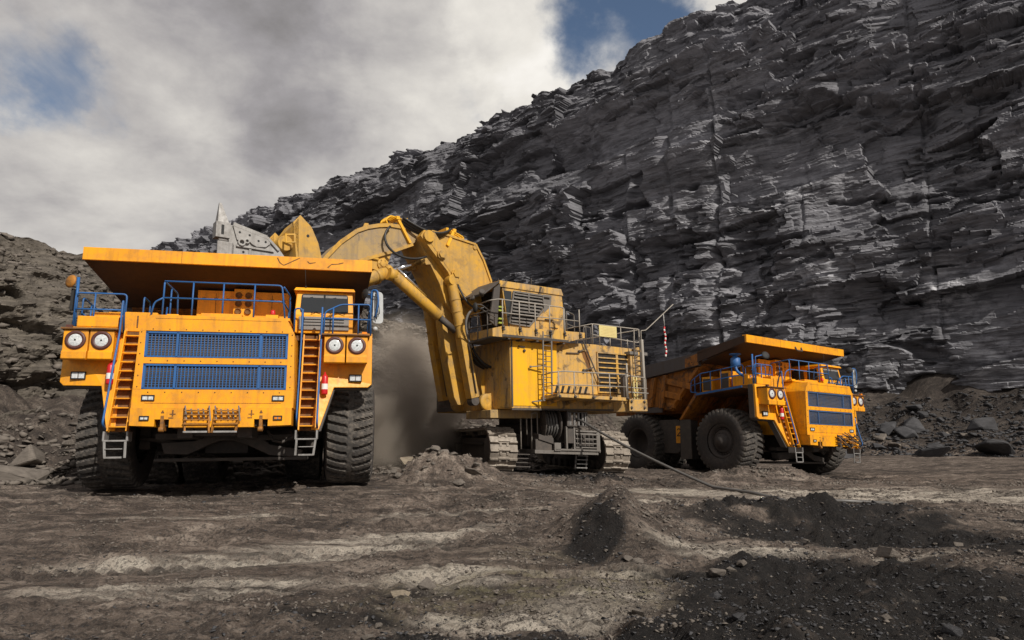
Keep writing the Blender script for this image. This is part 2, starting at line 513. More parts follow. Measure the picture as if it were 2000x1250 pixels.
def ground_z(x, y, fine=True):
    x = np.asarray(x, float)
    y = np.asarray(y, float)
    z = PL[0] + PL[1] * np.clip(x, -14, 16) + PL[2] * np.clip(y, 8, 40)
    near = np.zeros_like(z)
    for (cx, cy, _), r in zip(CONTACT, RES):
        g = np.exp(-((x - cx) ** 2 + (y - cy) ** 2) / (2 * 1.1 ** 2))
        z = z + g * r * .9
        near = np.maximum(near, np.exp(-((x - cx) ** 2 + (y - cy) ** 2) / (2 * .9 ** 2)))
    # the camera end of the floor is level
    z = z + (-.01 - (PL[0] + PL[1] * np.clip(x, -14, 16) + PL[2] * np.clip(y, 8, 40))) * .8 * sstep(13, 8, y)
    for (x0, y0, ang, ln, wd, dp, per) in RUTS[:2]:
        near = np.maximum(near, np.exp(-(((x - x0) / (ln + .15)) ** 6 + ((y - y0) / (wd + .12)) ** 6)) * .9)
    wob = .16 * fbm(x / 5.5, y / 4.2, 3, 3) + .07 * fbm(x / 1.4, y / 1.1, 4, 9)
    z = z + wob * (1 - .9 * near)
    for h in HEAPS:
        e = ell(x, y, h)
        z = z + e * (1 + .55 * fbm(x / .6, y / .6, 4, 21) + .35 * fbm(x / .2, y / .2, 3, 22)) * (1 - .95 * near)
    for (ax, ay, ah), (bx, by, bh), wl, wr in RIDGES:
        dx, dy = bx - ax, by - ay
        L2 = dx * dx + dy * dy
        t = ((x - ax) * dx + (y - ay) * dy) / L2 + .10 * fbm(x / .5, y / .5, 2, 55)
        tc = np.clip(t, 0, 1)
        w = ((x - ax - tc * dx) * dy - (y - ay - tc * dy) * dx) / math.sqrt(L2)
        far = np.hypot(x - ax - tc * dx, y - ay - tc * dy)
        wd = np.where(w > 0, wl, wr) * (1 + .25 * fbm(x / .8, y / .8, 3, 56))
        z = z + (ah + (bh - ah) * tc) * np.clip(1 - far / wd, 0, 1) * (1 + .16 * fbm(x / .25, y / .25, 4, 57)) * (1 - near)
    # ruts left by wheels and crawlers
    for (x0, y0, ang, ln, wd, dp, per) in RUTS:
        ca, sa = math.cos(ang), math.sin(ang)
        s = (x - x0) * ca + (y - y0) * sa
        w = -(x - x0) * sa + (y - y0) * ca
        win = sstep(ln + .3, ln, np.abs(s)) * sstep(wd + .07, wd, np.abs(w))
        saw = ((s + w * .7) / per) % 1.0
        z = z - dp * win * (sstep(.0, .12, saw) * sstep(.62, .45, saw)) - dp * .35 * win
    # talus below the rock wall and the bank
    dw = wall_dist(x, y)
    tal = np.clip(8.2 + 1.8 * fbm(x / 5, y / 5, 3, 31) - dw, 0, 14)
    z = z + tal * .56 * (1 + .22 * fbm(x / 1.5, y / 1.5, 4, 33))
    db = bank_dist(x, y)
    tb = np.clip(3.6 + 1.4 * fbm(x / 3, y / 3, 3, 35) - db, 0, 6)
    z = z + tb * .5 * (1 + .3 * fbm(x / 1., y / 1., 4, 37))
    if fine:
        rough = .35 + .65 * sstep(-.1, .35, fbm(x / 1.8, y / 1.5, 3, 41)) + .95 * np.clip(coal_shade_mask(x, y), 0, 1)
        z = z + .11 * rough * fbm(x / .34, y / .30, 5, 43, .62) * (1 - .5 * near) - .07 * rough * np.abs(fbm(x / .75, y / .6, 4, 47))
    return z


RIDGES = [((1.42, 10.5, .58), (1.75, 9.1, .14), .95, .62), ((3.1, 12.6, .10), (5.6, 13.0, .16), .5, .45), ((5.6, 13.0, .16), (8.4, 12.6, .12), .5, .45), ((-2.5, 19.6, .34), (-.8, 19.9, .28), .9, .7)]
RUTS = [(.95, 8.15, -.06, .75, .17, .17, .21), (.85, 7.66, -.06, .6, .14, .15, .21), (-1.05, 10.3, .08, .75, .22, .05, .27), (-4.5, 9.0, .25, 4., .32, .06, .24),
        (2.0, 15.5, .5, 4., .3, .06, .3), (9.5, 17.5, .15, 6., .4, .06, .35), (-3.6, 12.2, .9, 3.4, .48, .07, .26), (-.9, 11.5, .35, 2.2, .4, .06, .26)]
COAL_SHADE = [(3.1, 7.5, 1.5, 1.25, -.2, 1.5), (2.9, 5.9, 1.3, .9, 0, 1.3), (5.9, 10.9, 2.6, 1.2, -.12, 1.5), (7.6, 9.0, 2.2, 1.2, 0, 1.1), (5.2, 12.9, 2.6, .7, -.05, .9),  # also darkens the ground under both trucks and the crawlers
        (-.1, 5.3, 1.8, .6, .1, .75), (2.6, 22.0, 1.4, .7, 0, .9), (1.05, 9.6, .45, .9, -.1, .9), (.4, 26, 2.8, 3.0, .3, .9), (5.2, 5.6, 1.8, 1.0, 0, .9),  # blob beside the first ridge paints shade onto its left face
        (11, 31, 4.5, 3.5, .5, .9), (-7.4, 20., 3.2, 3.8, .2, .45), (-5.6, 5.0, 2.6, 1.1, 0, .55), (12, 27, 3, 1.4, 0, .5), (1.2, 4.9, 1.2, .5, 0, .6), (6.9, 7.2, 1.6, .8, .1, .9),
        (-1.4, 6.3, 1.1, .45, .1, .5), (-3.2, 11.4, 1.4, .35, .2, .45), (.5, 11.3, 1.2, .4, .1, .5), (9.5, 13.5, 2.5, .5, 0, .8), (-6.5, 9.0, 1.6, .4, .2, .4), (3.6, 10.4, .9, .35, 0, .6)]
LIME = [(2.95, 9.0, 1.0, .36, -.3, 1.1), (1.5, 8.0, .7, .4, 0, .8), (-.9, 7.7, 1.0, .45, .15, .9), (.1, 6.25, 1.0, .28, .12, 1.1), (-2.8, 9.4, 1.7, .55, .3, .8),
        (-1.3, 12.6, 1.6, .5, .25, .8), (11.5, 18.5, 5.0, 1.5, .05, .9), (4.3, 8.6, .9, .2, -.4, .8), (-3.6, 7.7, 1.5, .45, .2, .7), (3.0, 16.5, 2.5, .7, 0, .6), (10.5, 12.0, 1.6, .5, 0, .8),
        (-1.8, 10.5, 1.8, .4, .35, .8), (5., 19, 3, .9, 0, .6), (.9, 7.0, .8, .3, 0, .7), (-.4, 5.3, .8, .16, .1, .8), (3.9, 6.4, .3, .6, .35, .6), (-5.5, 12.0, 1.8, .3, .15, .5), (-4.6, 9.2, 1.5, .25, .2, .5)]
OLIVE = [(.3, 7.4, 1.4, .7, .1, .9), (1.4, 6.9, .9, .5, 0, .6), (-.9, 6.6, .9, .3, .1, .7), (.3, 9.1, .8, .4, 0, .5)]


def coal_shade_mask(x, y):
    return sum(ell(x, y, c) for c in COAL_SHADE)


def make_ground():
    def axis(lo, hi, fine_lo, fine_hi, step, grow):
        a = list(np.arange(fine_lo, fine_hi, step))
        s, p = step, a[-1]
        while p < hi:
            s = min(s * grow, 12)
            p += s
            a.append(p)
        s, p = step, a[0]
        while p > lo:
            s = min(s * grow, 12)
            p -= s
            a.insert(0, p)
        return np.array(a)
    xs = axis(-220, 220, -7.5, 10.5, .040, 1.018)
    ys = [2.2]
    s = .028
    ys = list(np.arange(-1.5, 4., .06))
    while ys[-1] < 260:
        ys.append(ys[-1] + s)
        s = min(s * (1.0035 if ys[-1] < 16 else 1.02), 10)
    ys = np.array(ys)
    X, Y = np.meshgrid(xs, ys)
    Z = ground_z(X, Y)
    wob = 1 + .5 * fbm(X / .9, Y / .8, 4, 51)
    coal = sstep(.30, .62, coal_shade_mask(X, Y) * (1 + .9 * fbm(X / .7, Y / .45, 5, 52)))  # coal patches plus the shade painted on the ridge's left face
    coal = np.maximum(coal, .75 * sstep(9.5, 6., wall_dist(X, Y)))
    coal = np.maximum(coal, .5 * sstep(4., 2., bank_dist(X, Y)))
    lime = sstep(.10, .50, sum(ell(X, Y, c) for c in LIME) * (1 + 1.1 * fbm(X / 1.2 + Y * .3, Y / .35, 5, 53)))
    olive = np.clip(sum(ell(X, Y, c) for c in OLIVE) * wob, 0, 1)
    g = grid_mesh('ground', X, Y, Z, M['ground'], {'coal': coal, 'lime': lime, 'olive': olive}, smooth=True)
    g['kind'] = 'structure'
    g['label'] = 'churned grey brown pit floor with pale and coal black patches'
    print('ground', X.shape)


make_ground()


def beds(rng, total, lo, hi):
    c = [0.]
    while c[-1] < total:
        c.append(c[-1] + lo + (hi - lo) * rng.random() ** 2.2)
    return np.array(c)


def strata(U, V, rng_seed, lo, hi, wlo, whi, amp, tilt, warp, ledge):
    ledge = ledge * .6
    rng = np.random.default_rng(rng_seed)
    b = beds(rng, 140, lo, hi)
    vv = V + 40 + tilt * U + warp * fbm(U / 15., V / 10., 3, rng_seed + 1) + warp * .12 * fbm(U / 3.1, V / 2.2, 3, rng_seed + 2)
    k = np.clip(np.searchsorted(b, vv.ravel()).reshape(vv.shape) - 1, 0, len(b) - 2)
    th = (b[1:] - b[:-1])[k]
    fr = (vv - b[k]) / th
    wk = wlo + (whi - wlo) * rng.random(len(b))
    off = rng.random(len(b)) * 50
    xx = U / wk[k] + off[k] + .15 * fbm(U / 2., V / 1.3, 2, rng_seed + 3)
    bi = np.floor(xx)
    fx = xx - bi
    h1 = hsh(bi, k.astype(float), rng_seed + 5)
    h2 = hsh(bi, k.astype(float), rng_seed + 6)
    lay = hsh(k.astype(float), k * 0., rng_seed + 7)
    h3 = hsh(bi, k.astype(float), rng_seed + 8)
    d = amp * (h1 - .5) * 1.3 + amp * .6 * (lay - .5) + np.clip((fx - .5) * wk[k], -2, 2) * (h2 - .5) * .70
    d = d + th * (fr - .5) * (ledge + (h3 - .5) * .9)
    TONE.append(h3 * .6 + lay * .4)
    return d


TONE = []


def make_cliff():
    us = [-26.]
    while us[-1] < 165:
        dist = max(30., 50 + .62 * us[-1])
        us.append(us[-1] + .085 * (dist / 50.) ** 1.35)
    us = np.array(us)
    nv = 500
    fv = np.linspace(0, 1, nv)
    U = np.repeat(us[None, :], nv, 0)
    Ht = 43.2 + .6 * fbm(us / 9., us * 0, 4, 61) + .9 * np.abs(fbm(us / 3., us * 0 + 3, 5, 62)) - .012 * np.clip(us - 60, 0, 99) * 2
    Ht = Ht + 2.6 * sstep(55, 80, us) + 1.2 * sstep(95, 120, us) + 3.0 * sstep(52, 22, us) + 1.5 * np.exp(-((us - 27) / 3.5) ** 2) * .3
    V = fv[:, None] * (Ht[None, :] + 2.5) - 2.5
    big = 1.7 * fbm(U / 16., V / 12., 3, 63) + .8 * fbm(U / 5., V / 5., 3, 64)
    d = big
    quiet = np.ones_like(U)
    for u0, v0, v1, dep, stepd in LINES[:3]:
        wv = .10 * fbm(V / 3., V * 0, 3, int(u0 * 7) % 90)
        quiet = quiet * (1 - .85 * np.exp(-((U - u0 - wv) / .55) ** 2) * sstep(v0, v0 + 2, V) * sstep(v1 + 2, v1, V) * (.55 + .45 * vnoise(V / 2.5, V * 0, 8)))
    busy = .22 + .78 * sstep(-.12, .22, fbm(U / 10., V / 5.5, 4, 171))
    d = d + quiet * (strata(U, V, 100, 1.4, 7.0, 7., 22., 1.8, .08, 2.0, .34) + busy * strata(U, V, 200, .5, 2.2, 3., 11., .55, .09, 1.2, .40) + busy * strata(U, V, 300, .16, .6, 1.2, 6., .10, .08, .8, .35))
    # undercut hollows where blocks fell out
    cave = fbm(U / 6.5, V / 2.6, 4, 71)
    d = d - 1.3 * sstep(.30, .45, cave)
    # panels between the blast-hole lines
    for u0, v0, v1, dep, stepd in LINES:
        g = np.exp(-((U - u0 - .10 * fbm(V / 3., V * 0, 3, int(u0 * 7) % 90)) / .17) ** 2)
        win = sstep(v0, v0 + 2, V) * sstep(v1 + 2, v1, V)
        d = d - dep * .6 * g * win * (.6 + .6 * vnoise(V / 1.5, V * 0, 5))
        d = d + stepd * sstep(u0 + .1, u0 - .1, U) * np.exp(-np.abs(U - u0) / 3.5) * win
    d = d + .09 * fbm(U / 1.5, V / .24 + .1 * U, 4, 73, .6) + .22 * fbm(U / 1.6, V / 1.1, 4, 74) * sstep(.0, .4, fbm(U / 9., V / 6., 3, 75))
    # upper edge crumbles back
    top = sstep(Ht[None, :] - 3.5, Ht[None, :], V)
    d = d - top * (1.1 + 1.2 * fbm(U / 2.2, V / 1.4, 4, 75))
    # left, more distant part leans and is more broken
    far = sstep(45, 75, U)
    d = d + far * (1.1 * fbm(U / 6., V / 5., 4, 77) + .45 * fbm(U / 2.2, V / 1.5, 4, 78))
    lean = .07 * V + far * .03 * V
    X = B0[0] + WD[0] * U + WN[0] * (d - lean)
    Y = B0[1] + WD[1] * U + WN[1] * (d - lean)
    Z = V - .5
    # the plateau behind the edge
    extra = []
    for k in range(1, 15):
        bk = .25 * k ** 1.75
        jz = .55 * fbm(us / 1.3, us * 0 + bk, 4, 80) * min(1, k / 3.) + .03 * bk
        ex = X[-1] - WN[0] * bk
        ey = Y[-1] - WN[1] * bk
        extra.append((ex, ey, Z[-1] + jz, us))
    X = np.vstack([X] + [e[0][None] for e in extra])
    Y = np.vstack([Y] + [e[1][None] for e in extra])
    Z = np.vstack([Z] + [e[2][None] for e in extra])
    pale = np.zeros_like(X)
    Ue, Ve = np.vstack([U] + [us[None]] * len(extra)), Z + .5
    for u0, v0, ru, rv, a in PALE:
        pale = np.maximum(pale, a * np.exp(-((Ue - u0) / ru) ** 2 - ((Ve - v0) / rv) ** 2))
    pale = pale * (1 + .8 * fbm(Ue / 1.6, Ve / 1.6, 4, 83)) + .10 * sstep(.1, .5, fbm(Ue / 5., Ve / 3., 4, 84))
    pale = np.clip(pale * .8, 0, 1)
    tone = TONE[0] * .45 + TONE[1] * .35 + TONE[2] * .2
    tone = np.vstack([tone] + [tone[-1:]] * len(extra))
    o = grid_mesh('cliff', X, Y, Z, M['cliff'], {'pale': pale, 'tone': tone})
    o['kind'] = 'structure'
    o['label'] = 'towering dark grey layered rock face of the open pit'
    print('cliff', X.shape)


LINES = [(22.0, 4, 41, .95, .6), (26.9, 8, 38, .6, .3), (32.1, 8, 32, .5, .3), (18.6, 3, 20, .45, .2), (4.6, 8, 40, .25, -.5), (38., 6, 30, .4, .2), (14.0, 4, 26, .25, .2)]
PALE = [(22.5, 25.5, 1.0, 4.5, 1.0), (22.8, 16., .9, 3., .8), (20.8, 23., 2.6, 1.4, .7), (15.5, 23.6, 4.2, 1.5, 1.0), (11.7, 25., 1.3, 2., .9), (13.4, 15.2, 2.6, 1.6, 1.0), (14., 12.4, 2.8, .8, .7), (20.7, 35.5, 1.8, 2.4, .6), (3.8, 12.6, 2.4, 2.0, .9), (1.1, 23.5, 2.4, 1.6, .6), (9.8, 7.7, 2.2, 2.8, .8), (1.1, 6.5, 3., 2.6, .7), (26.7, 23.6, 2.2, 1.4, .5), (17.2, 30., 3., 1.4, .35), (25., 12., 2.5, 1.5, .4), (22.6, 9., .9, 2.5, .7)]
make_cliff()


def make_bank():
    seg = np.hypot(*(BANK[1:] - BANK[:-1]).T)
    cum = np.r_[0, np.cumsum(seg)]
    us = np.arange(0, cum[-1], .075)
    nv = 170
    bx, by = np.interp(us, cum, BANK[:, 0]), np.interp(us, cum, BANK[:, 1])
    # smooth the polyline
    ker = np.ones(41) / 41
    bx = np.convolve(np.pad(bx, 20, 'edge'), ker, 'valid')
    by = np.convolve(np.pad(by, 20, 'edge'), ker, 'valid')
    tx, ty = np.gradient(bx), np.gradient(by)
    ln = np.hypot(tx, ty)
    nx, ny = ty / ln, -tx / ln
    H = np.interp(us, cum, BANK_H) + .35 * fbm(us / 4., us * 0, 4, 91) + .25 * np.abs(fbm(us / 1.2, us * 0, 4, 92))
    fv = np.linspace(0, 1, nv)
    U = np.repeat(us[None], nv, 0)
    V = fv[:, None] * (H[None] + 1.5) - 1.0
    d = 1.3 * fbm(U / 5., V / 4., 4, 93) + .6 * fbm(U / 1.8, V / 1.5, 5, 94)
    blocky = sstep(.1, .45, V / H[None]) * sstep(1.1, .85, V / H[None])
    d = d + .45 * blocky * sstep(-.1, .3, fbm(U / 4., V / 3., 3, 95)) * (strata(U, V, 400, .4, 1.8, .8, 3., .75, .10, 1.1, .25) + strata(U, V, 500, .12, .5, .4, 1.4, .28, .12, .8, .3))
    d = d + .36 * fbm(U / .7, V / .5, 5, 96, .65) - .5 * sstep(.15, .4, fbm(U / 2.2, V / 1.1, 4, 88))
    d = d - .7 * sstep(.2, .4, fbm(U / 3., V / 1.6, 3, 97)) * blocky
    lean = .42 * V + .9 * sstep(.6, 1., V / H[None]) * V * .35
    off = d - lean
    X = bx[None] + nx[None] * off
    Y = by[None] + ny[None] * off
    Z = V + PL[0]
    ex = [[], [], []]
    for k in range(1, 14):
        bk = .22 * k ** 1.7
        ex[0].append(X[-1] - nx * bk)
        ex[1].append(Y[-1] - ny * bk)
        ex[2].append(Z[-1] + .25 * fbm(us / 1.1, us * 0 + bk, 4, 98) + .04 * bk)
    X, Y, Z = (np.vstack([a, np.array(b)]) for a, b in ((X, ex[0]), (Y, ex[1]), (Z, ex[2])))
    pale = np.clip(.5 + .9 * fbm(X / 2., Z / 1.5, 4, 99), 0, 1) * sstep(1.5, 5., Z)
    o = grid_mesh('spoil_bank', X, Y, Z, M['bank'], {'pale': pale})
    o['kind'] = 'structure'
    global BANK_PTS
    BANK_PTS = np.stack([X[10:nv], Y[10:nv], Z[10:nv]], -1).reshape(-1, 3)
    o['label'] = 'crumbling brown grey shale bank behind the front truck'


make_bank()

# ------------------------------------------------------------------ mesh building helper
class MB:
    def __init__(self, tf=None):
        self.v, self.f, self.m, self.s = [], [], [], []
        self.tf = tf

    def add(self, vs, fs, mat=0, smooth=False):
        o = len(self.v)
        self.v += [tuple(self.tf(*p)) if self.tf else tuple(p) for p in vs]
        self.f += [tuple(i + o for i in f) for f in fs]
        self.m += [mat] * len(fs)
        self.s += [smooth] * len(fs)
        return self

    def box(self, a0, a1, b0, b1, c0, c1, mat=0):
        vs = [(x, y, z) for x in (a0, a1) for y in (b0, b1) for z in (c0, c1)]
        return self.add(vs, [(0, 1, 3, 2), (4, 6, 7, 5), (0, 4, 5, 1), (2, 3, 7, 6), (0, 2, 6, 4), (1, 5, 7, 3)], mat)

    def hexa(self, bottom, top, mat=0):
        """solid between two polygons with the same number of corners"""
        n = len(bottom)
        fs = [tuple(range(n))[::-1], tuple(range(n, 2 * n))]
        fs += [(i, (i + 1) % n, n + (i + 1) % n, n + i) for i in range(n)]
        return self.add(list(bottom) + list(top), fs, mat)

    def prism(self, poly, vec, mat=0):
        return self.hexa(poly, [tuple(p[i] + vec[i] for i in range(3)) for p in poly], mat)

    def quad(self, a, b, c, d, mat=0):
        return self.add([a, b, c, d], [(0, 1, 2, 3)], mat)

    def tube(self, pts, r, n=8, mat=0, closed=False, caps=True):
        P = [Vector(p) for p in pts]
        N = len(P)
        rs = r if hasattr(r, '__len__') else [r] * N
        tang = []
        for i in range(N):
            a = P[(i - 1) % N] if (closed or i > 0) else P[i]
            b = P[(i + 1) % N] if (closed or i < N - 1) else P[i]
            t = (b - a)
            tang.append(t.normalized() if t.length > 1e-9 else Vector((0, 0, 1)))
        ref = Vector((0, 0, 1)) if abs(tang[0].z) < .9 else Vector((1, 0, 0))
        nrm = tang[0].cross(ref).normalized()
        vs = []
        for i in range(N):
            nrm = (nrm - tang[i] * nrm.dot(tang[i]))
            nrm = nrm.normalized() if nrm.length > 1e-6 else tang[i].orthogonal().normalized()
            bn = tang[i].cross(nrm)
            for k in range(n):
                a = 2 * math.pi * k / n
                vs.append(tuple(P[i] + (nrm * math.cos(a) + bn * math.sin(a)) * rs[i]))
        fs = []
        for i in range(N if closed else N - 1):
            j = (i + 1) % N
            for k in range(n):
                l = (k + 1) % n
                fs.append((i * n + k, i * n + l, j * n + l, j * n + k))
        self.add(vs, fs, mat, True)
        if caps and not closed:
            self.add(vs[:n], [tuple(range(n))[::-1]], mat)
            self.add(vs[-n:], [tuple(range(n))], mat)
        return self

    def cyl(self, p0, p1, r, n=20, mat=0, r1=None):
        return self.tube([p0, p1], [r, r if r1 is None else r1], n, mat)

    def lathe(self, prof, c, axis, n=32, mat=0, smooth=True, mats=None):
        """profile of (radius, height) about an axis vector through c"""
        ax = Vector(axis).normalized()
        u = ax.orthogonal().normalized()
        w = ax.cross(u)
        C = Vector(c)
        vs = []
        for r, h in prof:
            for k in range(n):
                a = 2 * math.pi * k / n
                vs.append(tuple(C + ax * h + (u * math.cos(a) + w * math.sin(a)) * r))
        for i in range(len(prof) - 1):
            fs = [(i * n + k, i * n + (k + 1) % n, (i + 1) * n + (k + 1) % n, (i + 1) * n + k) for k in range(n)]
            o = len(self.v)
            if i == 0:
                self.v += [tuple(self.tf(*p)) if self.tf else p for p in vs]
                base = o
            self.f += [tuple(q + base for q in f) for f in fs]
            self.m += [mats[i] if mats else mat] * n
            self.s += [smooth] * n
        return self

    def bar(self, p0, p1, w, h, up=(0, 0, 1), mat=0):
        """rectangular bar from p0 to p1"""
        a, b = Vector(p0), Vector(p1)
        d = (b - a).normalized()
        s = d.cross(Vector(up))
        if s.length < 1e-4:
            s = d.orthogonal()
        s.normalize()
        u = s.cross(d)
        q = [s * (w / 2 * i) + u * (h / 2 * j) for i, j in ((-1, -1), (1, -1), (1, 1), (-1, 1))]
        return self.hexa([tuple(a + k) for k in q], [tuple(b + k) for k in q], mat)

    def ball(self, c, r, mat=0, n=12, sq=(1, 1, 1)):
        vs, fs = [], []
        m = n // 2
        for i in range(m + 1):
            t = math.pi * i / m
            for k in range(n):
                a = 2 * math.pi * k / n
                vs.append((c[0] + r * sq[0] * math.sin(t) * math.cos(a), c[1] + r * sq[1] * math.sin(t) * math.sin(a), c[2] + r * sq[2] * math.cos(t)))
        for i in range(m):
            for k in range(n):
                fs.append((i * n + k, i * n + (k + 1) % n, (i + 1) * n + (k + 1) % n, (i + 1) * n + k))
        return self.add(vs, fs, mat, True)

    def build(self, name, mats, parent=None, bevel=0., weld=True):
        me = bpy.data.meshes.new(name)
        me.from_pydata(self.v, [], self.f)
        for mt in (mats if isinstance(mats, (list, tuple)) else [mats]):
            me.materials.append(M[mt] if isinstance(mt, str) else mt)
        me.polygons.foreach_set('material_index', self.m)
        me.polygons.foreach_set('use_smooth', self.s)
        bm = bmesh.new()
        bm.from_mesh(me)
        bmesh.ops.remove_doubles(bm, verts=bm.verts, dist=1e-5)
        bmesh.ops.recalc_face_normals(bm, faces=bm.faces)
        bm.to_mesh(me)
        bm.free()
        me.update()
        o = bpy.data.objects.new(name, me)
        COL.objects.link(o)
        if parent:
            o.parent = parent
        if bevel:
            md = o.modifiers.new('bevel', 'BEVEL')
            md.width = bevel
            md.segments = 2
            md.limit_method = 'ANGLE'
            md.angle_limit = R(50)
        return o


def fillet(pts, r=.08, k=4, closed=False):
    """round the corners of a polyline"""
    P = [Vector(p) for p in pts]
    out = []
    n = len(P)
    for i in range(n):
        if not closed and i in (0, n - 1):
            out.append(P[i])
            continue
        a, b, c = P[(i - 1) % n], P[i], P[(i + 1) % n]
        u, v = (a - b), (c - b)
        d = min(r, u.length * .45, v.length * .45)
        p, q = b + u.normalized() * d, b + v.normalized() * d
        for j in range(k + 1):
            t = j / k
            out.append(p * (1 - t) ** 2 + b * 2 * t * (1 - t) + q * t * t)
    return [tuple(p) for p in out]


def bez(a, b, c, d, n=14):
    a, b, c, d = map(Vector, (a, b, c, d))
    return [tuple(a * (1 - t) ** 3 + b * 3 * t * (1 - t) ** 2 + c * 3 * t * t * (1 - t) + d * t ** 3) for t in [i / n for i in range(n + 1)]]


def thing(name, label, cat, loc=(0, 0, 0), rot=(0, 0, 0), group=None):
    o = bpy.data.objects.new(name, None)
    COL.objects.link(o)
    o.location = loc
    o.rotation_euler = rot
    o.empty_display_size = .3
    o['label'] = label
    o['category'] = cat
    if group:
        o['group'] = group
    return o


def copy_tree(o, parent=None, kids=None):
    if kids is None:
        kids = {}
        for x in list(bpy.data.objects):
            if x.parent:
                kids.setdefault(x.parent.name, []).append(x)
    c = o.copy()
    COL.objects.link(c)
    if parent:
        c.parent = parent
    for ch in kids.get(o.name, []):
        copy_tree(ch, c, kids)
    return c


# ------------------------------------------------------------------ the dump truck
def TF(F, Wd, Z):                       # forward, across, up  ->  local x, y, z
    return (Wd, -F, Z)


def tb():
    return MB(TF)


def tyre_mesh(name, radius, width, rim_r, lugs=36):
    """revolved tyre with two staggered rows of slanted lugs; axis along local x"""
    n = lugs * 8
    hw = width / 2
    th = np.arange(n) / n * 2 * np.pi
    prof = [(rim_r, .86), (rim_r + .04, .93), (rim_r + .22, 1.0), (rim_r + .38, 1.0), (radius - .16, .95)]
    ntr = 21
    ws = np.linspace(-.90, .90, ntr)
    rows = [(r, -w) for r, w in prof]
    rows += [(None, w) for w in ws]
    rows += [(r, w) for r, w in prof[::-1]]
    X, Y, Z = [], [], []
    for r, w in rows:
        if r is None:
            aw = abs(w)
            shift = (.5 if w > 0 else 0.) + aw * .35 + .35 * aw * aw
            ph = (th / (2 * np.pi) * lugs + shift) % 1.0
            lug = np.clip(np.minimum((ph - .02) / .09, (.76 - ph) / .09), 0, 1)
            if aw < .13:
                lug = np.ones_like(th) * .85
            base = radius - .085 - .05 * aw ** 4
            rr = base + .085 * lug - .012 * aw ** 2
        else:
            rr = np.full(n, r)
            if abs(r - (radius - .16)) < 1e-6:
                shift = (.5 if w > 0 else 0.) + .62
                ph = (th / (2 * np.pi) * lugs + shift) % 1.0
                lug = np.clip(np.minimum((ph - .02) / .09, (.76 - ph) / .09), 0, 1)
                rr = rr - .01 + .03 * lug
        X.append(np.full(n, w * hw))
        Y.append(rr * np.cos(th))
        Z.append(rr * np.sin(th))
    X, Y, Z = map(np.array, (X, Y, Z))
    m = len(rows)
    co = np.stack([X, Y, Z], -1).reshape(-1, 3)
    idx = np.arange(m * n).reshape(m, n)
    nx = np.roll(idx, -1, 1)
    q = np.stack([idx[:-1], nx[:-1], nx[1:], idx[1:]], -1)
    mi = np.zeros(q.shape[:2], int)
    mi[:4] = 1
    mi[-4:] = 1
    me = bpy.data.meshes.new(name)
    me.from_pydata([tuple(c) for c in co], [], [tuple(f) for f in q.reshape(-1, 4)])
    me.materials.append(M['rubber'])
    me.materials.append(M['sidewall'])
    me.polygons.foreach_set('material_index', mi.ravel())
    sm = np.zeros(q.shape[:2], bool)
    sm[:4] = True
    sm[-4:] = True
    me.polygons.foreach_set('use_smooth', sm.ravel())
    bm = bmesh.new()
    bm.from_mesh(me)
    bmesh.ops.recalc_face_normals(bm, faces=bm.faces)
    bm.to_mesh(me)
    bm.free()
    return me


TYRE_F = tyre_mesh('front_tyre', 1.33, 1.20, .70)
TYRE_R = tyre_mesh('rear_tyre', 1.33, 1.08, .70)


def wheel(parent, F, Wd, Z, mesh, side, front=True, spin=0.):
    ty = bpy.data.objects.new('wheel', mesh)
    COL.objects.link(ty)
    ty.parent = parent
    ty.location = TF(F, Wd, Z)
    ty.rotation_euler = (spin, 0, 0 if side > 0 else math.pi)
    b = MB()
    if front:
        b.lathe([(.705, .47), (.66, .50), (.62, .46), (.58, .44), (.57, .30), (.47, .29), (.45, .40), (.40, .43), (.30, .43), (.29, .52), (.20, .55), (.17, .60), (.0, .61)], (0, 0, 0), (1, 0, 0), 40)
        for k in range(26):
            a = k / 26 * 2 * math.pi
            c = (.46, .515 * math.cos(a), .515 * math.sin(a))
            b.cyl((.28, c[1], c[2]), (.40, c[1], c[2]), .030, 6)
        for k in range(12):
            a = k / 12 * 2 * math.pi
            b.cyl((.43, .345 * math.cos(a), .345 * math.sin(a)), (.46, .345 * math.cos(a), .345 * math.sin(a)), .022, 6)
    else:
        b.lathe([(.705, .42), (.67, .455), (.63, .42), (.60, .38), (.58, .0), (.55, -.15), (.0, -.16)], (0, 0, 0), (1, 0, 0), 40)
    b.build('rim', 'rim', ty)
    return ty


def mirror_pts(pts, s):
    return [(p[0], p[1] * s, p[2]) for p in pts]


def rail_tube(b, pts, r=.021, rad=.09, mat=0):
    b.tube(fillet(pts, rad), r, 8, mat)


